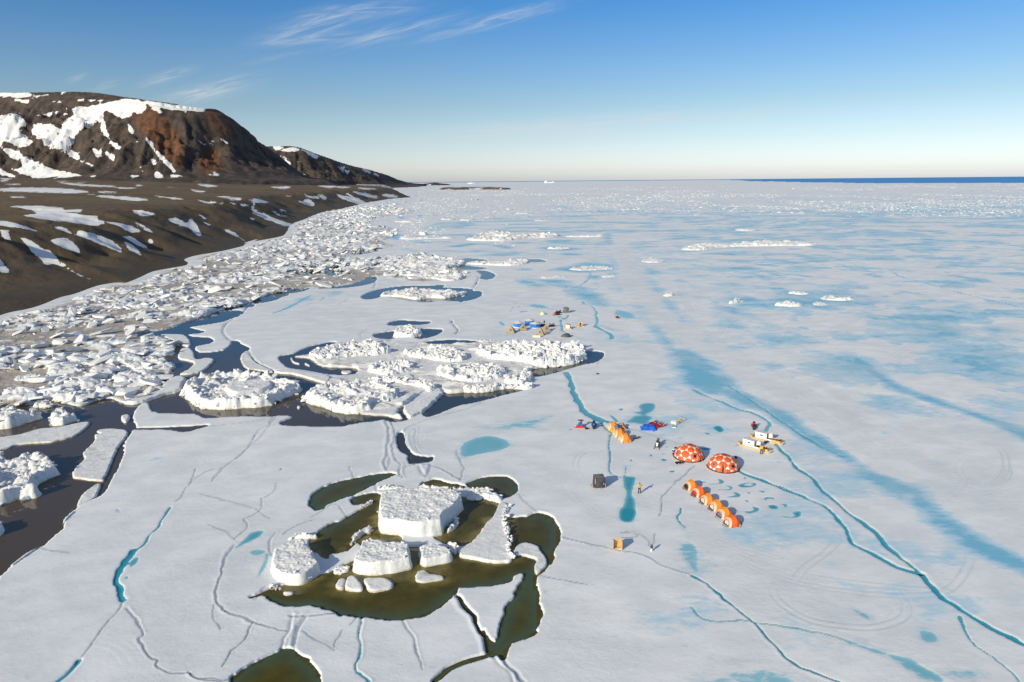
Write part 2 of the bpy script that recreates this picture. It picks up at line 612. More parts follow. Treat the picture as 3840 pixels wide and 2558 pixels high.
def land_material(name, rock=False):
    mt, nt = new_mat(name)
    geo = nt.n('ShaderNodeNewGeometry')
    pos = geo.outputs['Position']
    k = .12 if rock else 1.0
    a = nt.noise(pos, .02 * k if rock else .012, 8, .62)
    b = nt.noise(pos, .18 * k, 9, .66)
    c = nt.noise(pos, 1.2 * k, 8, .68)
    snow, red = nt.attr('snow'), nt.attr('red')
    if rock:
        base = nt.mix(nt.ramp(b, .3, .7), (.022, .018, .018), (.110, .078, .060))
        base = nt.mix(nt.math('MULTIPLY', red, nt.ramp(a, .25, .65, .55, 1.0)), base, nt.mix(nt.ramp(b, .35, .7), (.085, .034, .016), (.20, .085, .034)))
    else:
        base = nt.mix(nt.ramp(a, .35, .65), (.132, .082, .037), (.20, .132, .058))
        base = nt.mix(nt.ramp(b, .35, .72), nt.mix(1, base, (.62, .60, .58), 'MULTIPLY'), base)
        base = nt.mix(nt.math('MULTIPLY', red, nt.ramp(b, .3, .7, .5, 1.0)), base, (.078, .062, .044))       # bare silt of the bluff
    base = nt.mix(nt.ramp(c, .35, .75, 0, .55), base, nt.mix(1, base, (.45, .44, .44), 'MULTIPLY'))
    sn = nt.math('ADD', snow, nt.math('MULTIPLY', nt.math('SUBTRACT', nt.noise(pos, .012 if rock else .07, 9, .68), .5), 3.0 if rock else 1.7))
    sm = nt.ramp(sn, .46, .56)
    sncol = nt.mix(nt.ramp(b, .3, .7), (.70, .71, .73), (.82, .82, .83))
    col = nt.mix(sm, base, sncol)
    finish(nt, col, .9, nt.math('ADD', nt.math('MULTIPLY', b, .7), nt.math('MULTIPLY', c, .3)), 9.0 if rock else 1.2, nt.math('ADD', nt.math('MULTIPLY', sm, -.6), .8))
    return mt


M_SHEET, M_BLOCK, M_WATER = sheet_ice_material(), block_ice_material(), water_material()
M_TUNDRA, M_ROCK = land_material('tundra'), land_material('rock', True)

# ------------------------------------------------------------------ coast line
shore_pts = np.vstack([
    [ground(-900, 1560), ground(-420, 1330)],
    Wp('A', '0,1540 170,1500 280,1470 400,1420 500,1395 640,1345 750,1325 830,1325 920,1290 1010,1250 1110,1230 1220,1210 1235,1190 1215,1170 1290,1145 1440,1120 1590,1085 1610,1070 1680,1040'),
    Wp('F', '30,425 120,410 250,385 280,360 310,315 400,280 490,245 600,225 700,200 800,180 900,165 985,158 1000,152'),
    Wp('D', '905,441 880,438 900,434 960,433')])
shore = smooth(shore_pts, False, 5)
inland = np.vstack([shore, [[-2600, shore[-1][1] + 200], [-9000, 4000], [-9000, 0], [-900, -200]]])

# ------------------------------------------------------------------ water openings in the ice
water_polys = {}
def wpoly(key, frame, s, olive=0.0, rough=.18, n=4):
    water_polys[key] = (smooth(Wp(frame, s, 0.0), True, n), olive, rough)

lead_B = P('B', '-260,1720 0,1500 215,1352 236,1335 320,1262 330,1208 408,1140 470,1108 540,1075 590,985 640,880 652,800 690,745 722,715 700,685 698,650 735,600 800,583 818,615 860,637 1000,640 1060,645 1115,665 1200,660 1330,655 1460,656 1500,650 1585,658 1545,678 1508,697 1545,706 1700,710')
lead_C = P('C', '945,553 1000,540 1110,525 1165,517 1230,528 1290,512 1262,470 1240,430 1120,400 1000,340 900,330 862,325 740,290 640,272')
lead_B2 = P('B', '1600,432 1470,420 1400,412 1310,405 1285,360 1290,320 1325,298 1290,280 1255,258 1250,275 1200,308 1100,320 1045,316 1030,288 1110,270 1132,254 1100,240 1020,235 990,220 1060,214 1080,205 1015,190 1012,180 1190,150 1290,100 1215,92 1290,75 1340,72 1360,55 1450,40 1530,2 1500,-4 1430,15 1370,40 1260,75 1190,90 1100,125 1000,160 960,178 870,200 770,215 750,232 860,225 905,238 940,262 942,300 900,335 870,360 915,388 930,425 860,440 900,490 860,545 720,592 650,592 560,567 420,612 290,577 150,604 -160,612 -300,800')
water_polys['lead'] = (smooth(np.array([ground(a, b, 0.0) for a, b in np.vstack([lead_B, lead_C, lead_B2])]), True, 3), 0.0, .25)
wpoly('tip_pond', 'B', '720,727 860,722 1000,716 1105,710 1040,728 985,741 920,728')
wpoly('pool_right', 'C', '1375,490 1400,455 1440,410 1480,378 1560,372 1700,360 1790,345 1885,362 1800,385 1640,425 1560,440 1480,470 1400,500')
wpoly('pool_upper', 'C', '635,190 700,178 760,150 820,132 900,118 850,150 770,190 840,235 1000,245 1015,275 960,283 880,280 780,262 680,245 640,215')
wpoly('pool_east', 'C', '1925,255 2040,236 2150,225 2200,205 2215,170 2250,166 2296,176 2262,215 2205,228 2160,240 2050,272 1950,292')
wpoly('pool_north', 'C', '1385,118 1480,107 1560,108 1640,116 1560,128 1480,126')
wpoly('crack_lead', 'C', '1245,592 1256,592 1262,640 1285,680 1320,705 1380,715 1412,716 1400,735 1340,743 1305,742 1300,705 1262,680 1240,630')
# pools round the near grounded blocks
wpoly('k1', 'K', '730,302 745,260 800,215 880,180 1000,150 1110,129 1200,124 1213,129 1160,150 1105,180 1050,205 980,240 850,290 780,335 742,316', 1, .30)
wpoly('k2', 'K', '1130,250 1060,248 1000,260 978,282 1010,300 1070,296 1040,325 1010,345 950,380 900,402 850,422 800,455 765,490 736,520 750,560 790,595 822,615 835,597 940,570 1010,520 1060,560 1200,560 1240,500 1150,400', 1, .30)
wpoly('k3', 'K', '1385,188 1410,170 1470,161 1530,175 1600,192 1640,202 1530,215 1400,210', 1, .30)
wpoly('k4', 'K', '1655,185 1720,155 1800,142 1880,145 1930,180 1939,225 1890,258 1835,258 1800,230 1740,215 1690,205', 1, .1)
wpoly('k5', 'K', '1600,270 1680,262 1760,268 1830,302 1806,370 1740,435 1690,492 1640,535 1560,545 1480,500 1500,430 1540,390 1550,345', 1, .30)
wpoly('k6', 'K', '1876,402 1900,378 2000,381 2070,358 2140,384 2172,425 2182,490 2170,545 2142,590 2135,640 2100,692 2060,716 2040,735 2040,600 1915,592 1912,540 1905,480', 1, .30)
wpoly('k7', 'K', '385,852 450,838 500,862 580,900 680,900 760,895 830,915 900,945 1010,962 1150,978 1280,976 1400,950 1500,890 1562,835 1590,800 1620,790 1780,785 1880,760 1940,716 1985,712 1992,740 1970,790 1930,850 1890,900 1880,950 1860,1000 1830,1112 1790,1108 1745,1050 1765,1095 1800,1185 1835,1190 1860,1207 1885,1135 1990,1090 2050,1040 2071,960 2060,840 2040,735 2050,620 1985,595 1920,590 1890,630 1780,630 1600,600 1540,560 1340,560 1200,560 1000,640 880,700 760,730 600,775 520,800', 1, .30)
wpoly('k8', 'K', '278,1335 300,1310 380,1250 470,1210 535,1172 565,1152 605,1150 632,1165 660,1200 720,1240 768,1305 776,1346 790,1500 260,1500', 1, .30)
wpoly('k9', 'K', '1458,1342 1500,1300 1542,1266 1640,1226 1740,1200 1800,1184 1806,1192 1740,1212 1640,1240 1550,1280 1506,1316 1466,1346', 1, .08)
# upper belt
wpoly('f1', 'F', '355,560 400,552 455,562 440,590 482,600 440,608 370,614 340,600 380,590')
wpoly('f2', 'F', '498,560 560,565 614,582 590,612 535,614 510,596 540,584')
wpoly('f3', 'F', '728,742 780,714 860,694 1000,679 1120,680 1190,674 1182,690 1270,692 1350,700 1340,716 1200,720 1300,745 1340,735 1330,712 1402,712 1408,732 1380,752 1300,768 1180,762 1100,773 1020,764 900,744 850,730 820,742 760,756')
wpoly('f4', 'F', '1408,590 1450,595 1492,616 1462,638 1425,632 1440,615')
wpoly('f5', 'F', '1305,558 1400,568 1440,575 1380,582 1300,575')
wpoly('f6', 'F', '1335,518 1440,526 1380,537 1330,532')
wpoly('f7', 'F', '1700,524 1760,524 1786,536 1712,537')
wpoly('f8', 'F', '480,692 600,680 720,655 780,628 790,645 750,668 620,688')
wpoly('f9', 'F', '860,505 960,500 1000,506 900,512')
wpoly('f10', 'F', '280,700 330,700 400,694 350,712 290,720')
wpoly('f11', 'F', '180,740 220,728 270,726 262,738 200,744')
wpoly('f12', 'F', '640,480 740,466 804,468 760,484 680,492')
wpoly('f13', 'F', '1190,745 1250,722 1320,715 1280,745 1220,760')
wpoly('i1', 'C', '1118,78 1160,68 1215,64 1215,95 1140,93')
wpoly('i2', 'C', '1350,54 1420,50 1454,54 1440,72 1385,92 1340,92')
wpoly('i3', 'C', '1193,22 1240,5 1330,9 1394,12 1370,22 1280,24 1220,28')
# open sea beyond the floe edge
water_polys['open'] = (np.array([[4200 + 900, 5200], [3900, 5350], [3300, 6400], [3700, 9000], [4900, 14000], [9500, 30000], [12500, 39900], [90000, 39900], [90000, 5000]], float), 0.0, 25.0)

rubble_zone = np.vstack([
    shore[8:], [ground(*P('F', [(1040, 130)])[0])],
    Wp('F', '1240,125 1150,142 1020,155 1100,172 1000,192 900,215 1050,240 860,270 760,310 860,332 930,352 900,390 830,412 900,440 800,465 700,490 600,522 700,517 880,508 1000,490 1100,490 1280,520 1330,560 1340,612 1290,640 1150,655 1000,650 860,625 830,622 760,642 700,662 480,692 280,716 180,738'),
    Wp('B', '1430,15 1370,40 1260,75 1190,90 1100,125 1000,160 960,178 870,200 770,215 750,232 860,225 905,238 940,262 942,300 900,335 870,360 915,388 930,425 900,490 860,545 720,592 650,592 560,567 420,612 290,577 150,604 -160,612 -500,640')])
rubble_zone = smooth(rubble_zone, True, 2)

# ------------------------------------------------------------------ the frozen sea, one height field
X, Y = fan(-1.1, .96, 1040, 44.0, 1500.0, 715)
X2, Y2 = fan(-1.1, .96, 1040, 1500.0 * 1.012, 39000.0, 64)
X, Y = np.vstack([X, X2]), np.vstack([Y, Y2])
NR, NC = X.shape
px, py = X.ravel(), Y.ravel()
NP = len(px)
dist = np.hypot(px, py)

rag = (fbm(px / 1.1, py / 1.1, 3, 5) - .5)
rag2 = (fbm(px / 5.0, py / 5.0, 3, 9) - .5)


def near(poly, margin):
    lo, hi = poly.min(0) - margin, poly.max(0) + margin
    return np.nonzero((px > lo[0]) & (px < hi[0]) & (py > lo[1]) & (py < hi[1]))[0]


wsd = np.full(NP, 40.0)
for key, (poly, ol, rg) in water_polys.items():
    if key == 'open':
        continue
    k = near(poly, 8)
    wsd[k] = np.minimum(wsd[k], sdf(px[k], py[k], poly) + rag[k] * rg * 2.2 + rag2[k] * rg * 2)
k = np.nonzero(py > 4000)[0]
o_sd = sdf(px[k], py[k], water_polys['open'][0]) + (fbm(px[k] / 160, py[k] / 700, 4, 77) - .5) * 900 * sstep(4000, 9000, py[k])
wsd[k] = np.minimum(wsd[k], o_sd)

pond, dirt, wet, deep, track, slush, split = (np.zeros(NP) for _ in range(7))
hgt = .19 + .04 * (fbm(px / 9, py / 9, 3, 2) - .5) + .14 * (fbm(px / 45, py / 45, 3, 3) - .5)

# rubble belt along the shore
rsd = np.full(NP, -1e3)
k = near(rubble_zone, 40)
rsd[k] = -sdf(px[k], py[k], rubble_zone) + rag2[k] * 6
k = k[rsd[k] > -4]
dsh, _, _ = dline(px[k], py[k], shore)
env = sstep(-1.5, 4.0, rsd[k])
big_h, big_g = plates(px[k] / 7.5, py[k] / 5.2, 21)
sm_h, sm_g = plates(px[k] / 2.6 + .3 * rag2[k], py[k] / 2.0, 33)
patch = sstep(.36, .62, fbm(px[k] / 26, py[k] / 18, 4, 41))
beach = sstep(2, 16, dsh)
amp = env * beach * (.25 + .75 * patch)
rub = amp * (1.0 * sstep(.35, .95, big_h) * sstep(.03, .22, big_g) + .55 * np.clip(sm_h - .25, 0, 1.2) * sstep(.03, .2, sm_g))
rub *= np.clip(1.0 + dist[k] / 900, 1.0, 1.9)
hgt[k] += rub + env * .12 * beach
dirt[k] = np.maximum(dirt[k], env * np.clip(1.0 - .80 * sstep(.12, .7, rub) - .15 * patch + .42 * np.exp(-dsh / 22) - dist[k] / 2600 + .1 * rag2[k], 0, .95))
clean = np.exp(-((dsh - 4) / 6) ** 2)
dirt[k] *= 1 - .6 * clean

# far pack, rough with pressure ridges
k = np.nonzero((py > 330) & (py < 9000) & (rsd < 0))[0]
qx, qy = px[k], py[k]
rz = sstep(.47, .60, fbm(qx / 420, qy / 900, 4, 55)) * sstep(700, 1100, qy) * sstep(5200, 3000, qy)
eastridge = sstep(.55, 1.0, 1 - np.abs((qy - (1080 - (qx - 420) * .35)) / 260)) * sstep(180, 420, qx)
rz = np.maximum(rz * .8, eastridge * sstep(.35, .6, fbm(qx / 60, qy / 90, 3, 57)))
ph, pg = plates(qx / 6.0, qy / 8.0, 61)
hgt[k] += rz * 1.5 * np.clip(ph - .35, 0, 1) * sstep(0, .25, pg)


def mask(frame, s, soft, z=.3, n=4):
    poly = smooth(Wp(frame, s, z), True, n)
    kk = near(poly, soft * 3 + 2)
    return kk, -sdf(px[kk], py[kk], poly)


def add_pond(frame, s, soft=1.0, d=.5, peak=.95, wetr=0.0):
    soft = max(soft, .32)
    """melt water lying on the ice: outline, softness of its shore, depth of colour"""
    kk, s_ = mask(frame, s, max(soft, wetr))
    v = peak * sstep(-1.0 * soft, 1.0 * soft, s_)
    pond[kk] = np.maximum(pond[kk], v)
    deep[kk] = np.maximum(deep[kk], np.where(v > .1, d * sstep(-soft, soft * 2.0, s_), 0))
    if wetr: wet[kk] = np.maximum(wet[kk], .75 * sstep(-wetr * 2, wetr, s_))
    return kk, s_


def add_slush(frame, s, soft=3.0, peak=.9):
    """snow soaked blue by melt water: no shore line, only a loose streaky border"""
    kk, s_ = mask(frame, s, soft * 1.3)
    slush[kk] = np.maximum(slush[kk], peak * sstep(-soft * 1.6, soft * 1.2, s_))


# the broad blue bands of soaked ice on the right
add_slush('H', '80,60 170,120 280,170 380,205 430,262 560,330 640,372 760,440 830,500 920,560 1000,620 1100,680 1200,770 1300,830 1360,870 1450,920 1560,970 1760,1060 1760,970 1679,928 1560,862 1480,828 1380,762 1280,690 1200,640 1150,562 1050,530 940,488 800,392 700,312 560,230 480,190 360,130 260,70 210,0 140,-60 60,-40', 2.0, 1.12)
add_slush('G', '10,470 60,560 90,650 140,770 200,860 260,930 310,980 335,1075 440,1085 560,1120 640,1223 720,1330 500,1330 390,1223 340,1130 310,1060 240,1000 230,900 170,870 120,800 60,700 20,640 -20,560', 4.5, 1.2)
add_slush('G', '-60,430 0,430 50,520 95,640 140,760 190,850 250,930 200,950 120,860 40,720 -30,600', 4.5, .80)
add_slush('G', '90,480 150,560 200,640 250,700 330,800 420,900 380,920 300,840 200,740 140,620', 4.5, .80)
add_slush('G', '380,1100 450,1090 550,1120 590,1180 640,1240 560,1260 470,1210 400,1150', 4.5, 1.2)
add_slush('H', '850,-80 1000,25 1150,90 1300,148 1450,198 1560,238 1800,300 1800,380 1679,342 1600,300 1500,252 1350,192 1200,150 1100,112 1000,80 920,20 800,-60', 2.0, 1.12)
for s in ('590,880 680,890 760,960 800,990 690,965 620,940', '770,1000 900,1000 1010,1030 980,1070 850,1060', '1090,1085 1250,1110 1400,1110 1500,1150 1560,1223 1350,1223 1200,1160',
          '1420,970 1600,920 1850,850 2050,820 2040,860 1900,900 1780,960 1640,1010 1500,1000', '1650,1000 1850,980 1790,1040 1700,1050', '1850,1060 2000,1080 2100,1120 1900,1180 1750,1110',
          '620,790 760,780 900,790 1000,750 1180,735 1210,785 1280,740 1400,760 1480,820 1300,830 1250,860 1100,850 950,852 820,832 700,845', '2040,1000 2200,1020 2060,1030',
          '120,560 160,600 220,620 290,645 210,660 150,640', '360,680 420,690 490,728 430,724', '540,790 640,830 780,850 700,880 600,850', '830,640 930,700 970,740 900,710 800,660 740,650',
          '2060,960 2230,950 2340,990 2200,1010', '450,600 620,610 800,610 880,630 700,640 560,630', '1170,540 1260,560 1350,575 1250,570', '1100,1150 1300,1190 1450,1230 1250,1240 1120,1200',
          '330,490 420,492 380,504', '660,500 730,488 720,500', '1060,480 1160,484 1100,490', '820,570 980,570 1080,590 930,595', '1000,600 1150,610 1050,630'):
    add_slush('G', s, 7, .86)
for s in ('1210,445 1300,432 1395,428 1340,445 1250,452', '1330,470 1430,466 1400,480', '1430,492 1560,482 1680,478 1620,496 1480,502', '915,270 980,276 950,284', '1040,262 1075,262 1060,276',
          '1020,420 1140,420 1080,428', '1080,342 1200,348 1140,354', '870,382 960,376 930,404 880,400', '1690,640 1800,636 1900,640 1960,680 1900,690 1800,660', '1800,580 1920,560 2050,540 2240,555 2260,580 2200,592 2050,600 1900,592 1830,590',
          '1900,690 2000,680 2100,720 2180,785 2060,785 1960,740', '2050,620 2120,618 2110,640 2060,638', '2160,590 2240,600 2300,660 2354,720 2354,800 2280,760 2200,690', '1750,455 1820,448 1960,450 2010,462 1900,470 1800,466',
          '1880,485 1960,484 2020,495 1900,500', '2140,410 2220,430 2260,470 2200,460', '1640,640 1740,650 1800,680 1700,680', '960,460 1030,462 1040,478 1000,470', '520,720 600,708 570,726 530,738', '300,785 400,738 405,750 330,785',
          '1620,580 1700,575 1680,586', '1330,390 1400,380 1480,396 1380,402', '1590,420 1700,420 1640,432', '1790,412 1960,404 1940,420 1830,424', '1480,440 1560,440 1620,456 1540,458'):
    add_slush('F', s, 5, .92)
# melt pools near the camps
add_pond('E', '712,595 724,595 722,640 716,680 800,690 806,720 785,790 775,850 800,900 805,980 800,1040 770,1088 700,1090 664,1062 662,990 690,950 708,900 720,830 700,780 690,720 694,680 706,650', .35, .8, 1, 1.5)
add_pond('E', '664,985 730,958 806,980 806,1040 772,1090 700,1092 660,1060', .3, 1.0, 1.0)
add_pond('E', '830,50 870,25 960,22 994,50 970,90 930,110 900,128 960,150 940,180 920,205 860,212 800,202 720,195 760,165 790,140 860,130 780,105 850,95', .5, .65, .86, 2)
add_pond('C', '1555,660 1600,620 1700,596 1780,610 1820,640 1790,670 1700,690 1620,706 1560,704', 1.0, .42, .8, 3)
add_pond('C', '1640,560 1740,545 1900,520 2000,490 2060,500 1960,540 2000,570 1900,560 1780,575', 1.5, .2, .55, 3)
for s in ('1430,738 1470,750 1540,748 1562,735 1548,706 1600,722 1600,748 1550,756 1460,756', '1550,808 1600,804 1650,800 1655,786 1620,766 1675,778 1680,802 1655,808 1600,812', '1630,870 1700,856 1706,846 1685,825 1745,838 1756,862 1720,872 1640,876',
          '1690,972 1720,985 1780,998 1850,994 1872,978 1858,953 1922,970 1922,992 1880,1008 1830,1018 1780,1006 1720,1000', '2120,1025 2160,1040 2220,1046 2245,1035 2225,1012 2292,998 2300,1040 2240,1060 2150,1052',
          '1735,765 1790,745 1820,742 1815,750 1785,756 1800,768 1850,766 1866,756 1840,744 1895,746 1898,764 1840,782 1770,784', '1770,690 1810,695 1800,712', '1925,880 1960,878 2000,866 2068,880 2060,892 2010,888 2000,900 1975,906 1960,892', '2000,945 2060,940 2100,960 2085,978 2020,975', '2100,925 2180,935 2170,962 2140,962 2150,948',
          '1790,895 1830,905 1820,920', '1810,818 1845,830 1830,845', '1900,805 1980,820 1960,832 1930,820', '1535,800 1600,808 1580,812', '1380,734 1440,730 1450,740 1400,744', '1098,640 1135,630 1172,640 1135,652', '1032,530 1060,525 1092,538 1060,550',
          '928,490 950,486 960,502 940,506', '1040,480 1085,484 1060,488', '1370,430 1470,425 1490,445 1420,450', '1505,240 1570,230 1605,270 1560,285', '750,520 780,545 760,552', '1080,415 1105,418 1085,425', '190,255 240,258 215,268', '650,80 690,72 680,92',
          '1000,778 1020,780 1005,784', '1420,285 1490,300 1450,306', '1620,285 1640,290 1625,296', '560,120 600,140 650,190 620,185'):
    add_pond('E', s, .42, 1.1, .94)
add_pond('I', '80,325 130,320 190,360 200,385 140,385 100,360', 1.0, .35, .8, 1)
add_pond('I', '420,155 500,148 555,152 530,165 430,170', .6, .35, .9)
add_pond('I', '540,45 700,30 850,70 940,120 860,115 700,95 580,70', 1.5, .25, .66, 2)
add_pond('I', '1030,240 1110,234 1090,255 1180,265 1200,275 1120,285', .6, .35, .85, 1)
add_pond('I', '1640,210 1670,230 1690,260 1690,330 1660,385 1640,400 1620,385 1640,340 1640,290 1626,240', .5, .5, 1.0)
add_pond('I', '1540,0 1700,20 1850,50 1800,70 1650,40', 2, .2, .62, 2)
add_pond('I', '1920,120 2050,130 2200,180 2330,240 2250,270 2080,270 2010,240 1950,170', 2, .25, .7, 2)
add_pond('I', '1700,380 1900,420 2100,460 2060,475 1850,450', 1.5, .2, .6, 2)
add_pond('I', '640,618 710,615 690,630 640,628', .5, .3, .9)
add_pond('J', '1040,435 1085,400 1115,398 1110,430 1070,465 1050,478 1040,460 1010,455', .25, .7, .9)
add_pond('J', '1000,560 1025,548 1020,572', .2, .6, .9)
add_pond('J', '920,20 950,10 985,35 940,40', .3, .4, .7)
add_pond('B', '1490,935 1512,925 1508,942 1492,945', .3, .5, .9)
add_pond('B', '1450,108 1560,60 1640,15 1670,10 1600,50 1530,85', .6, .25, .82, 1)
add_pond('K', '310,530 380,462 452,450 425,486 330,530 288,548', .25, .62, 1.0, .6)
add_pond('K', '372,572 415,560 470,566 440,588 395,592', .3, .35, .9, .6)
add_pond('K', '470,570 490,600 470,660 430,718 415,710 440,650', .4, .3, .75, .6)
add_pond('H', '60,1520 200,1470 380,1480 520,1540 540,1600 40,1600', 1.5, .25, .66, 3)
add_pond('H', '780,1350 900,1385 1000,1415 1100,1440 1180,1480 1250,1520 1300,1580 1200,1568 1100,1520 1000,1450 900,1410 800,1370', .7, .45, .74, 2)
add_pond('H', '1180,1480 1300,1470 1440,1500 1470,1560 1350,1560 1250,1530', 1.0, .3, .62, 2)
add_pond('H', '1140,1300 1220,1310 1250,1350 1200,1365 1150,1340', .5, .4, .72, 1)
add_pond('H', '800,1190 870,1205 920,1260 860,1235', .5, .3, .62, 1)
add_pond('H', '-60,840 20,860 40,940 20,1010 -40,960 -80,900', .9, .3, .66, 2)
add_pond('E', '1180,1090 1250,1110 1290,1200 1300,1260 1380,1330 1400,1420 1380,1500 1330,1530 1300,1420 1240,1330 1290,1300 1270,1220', 1.0, .25, .62, 2)
# scattered soaked patches over the whole plain, thickest right of the trail
k = np.nonzero((py > 40) & (py < 2600) & (rsd < -3))[0]
qx, qy = px[k], py[k]
zone = sstep(0, 60, qx - .20 * qy) * sstep(95, 170, qy) * sstep(1700, 700, qy)
f = fbm(qx / 17, qy / 17, 5, 71, .55) + .42 * (fbm(qx / 150, qy / 130, 3, 72) - .5)
f3 = fbm(qx / 48, qy / 26, 5, 73, .55) + .25 * (fbm(qx / 260, qy / 200, 2, 76) - .5)
slush[k] = np.maximum(slush[k], zone * (.76 * sstep(.47, .66, f)))
slush[k] = np.maximum(slush[k], sstep(-60, 40, qx - .05 * qy) * sstep(260, 420, qy) * sstep(2600, 1300, qy) * .72 * sstep(.48, .66, f3))
slush[k] = np.maximum(slush[k], .44 * sstep(.46, .68, fbm(qx / 26, qy / 26, 4, 74)) * sstep(-10, 40, qx))
midz = sstep(380, 520, qy) * sstep(1500, 900, qy) * sstep(-.24, -.05, qx / qy)
slush[k] = np.maximum(slush[k], midz * .78 * sstep(.52, .70, fbm(qx / 70, qy / 30, 4, 75)))

# ---- cracks, leads and ridges drawn as lines: width in metres, depth, blue water in it, raised lip
def crack(frame, s, wd=.3, depth=.25, blue=0.0, d=.7, lip=.06, side=1, wob=1.0, z=.3):
    line = smooth(Wp(frame, s, z), False, 3)
    kk = near(line, 3 + wd * 3)
    kk = kk[dist[kk] < 1500]
    if not len(kk): return
    wx = (fbm(px[kk] / 2.3, py[kk] / 2.3, 4, 91) - .5) * .8 * wob
    wy = (fbm(px[kk] / 2.3, py[kk] / 2.3, 4, 93) - .5) * .8 * wob
    dd, s_, sd_ = dline(px[kk] + wx, py[kk] + wy, line)
    vary = .45 + 1.1 * fbm(s_ / 7.0, s_ * 0 + 3, 3, 95)
    wd = wd * (.85 if blue > .8 else .6)
    if blue > .8: depth = min(depth, .12)
    ww = np.maximum(wd * vary, .0009 * dist[kk])
    thin = np.clip(wd * vary / ww, .25, 1)
    g = np.exp(-(dd / ww) ** 4)
    hgt[kk] -= (.7 if wd > .24 else .24) * depth * g * thin
    hgt[kk] += .26 * lip * np.exp(-((dd - 2.0 * ww) / ww) ** 2) * (sd_ == side) * thin
    if blue:
        b = blue * np.exp(-(dd / (ww * 1.12)) ** 4) * np.clip(thin * 1.4, 0, 1)
        pond[kk] = np.maximum(pond[kk], b)
        deep[kk] = np.maximum(deep[kk], d * (b > .2))
    else:
        wet[kk] = np.maximum(wet[kk], .6 * g * thin)  # dry cracks: their shade tinted in through the slush mask
    c_ = np.maximum(.10, .00135 * dist[kk])
    split[kk] = np.maximum(split[kk], np.exp(-(dd / c_) ** 2) * np.clip(.085 / c_, .3, .85) * (.55 + .6 * fbm(s_ / 3.0, s_ * 0 + 9, 2, 97)) * (.35 if blue > .8 else 1.0))  # thin dark line painted for the shade down in the crack


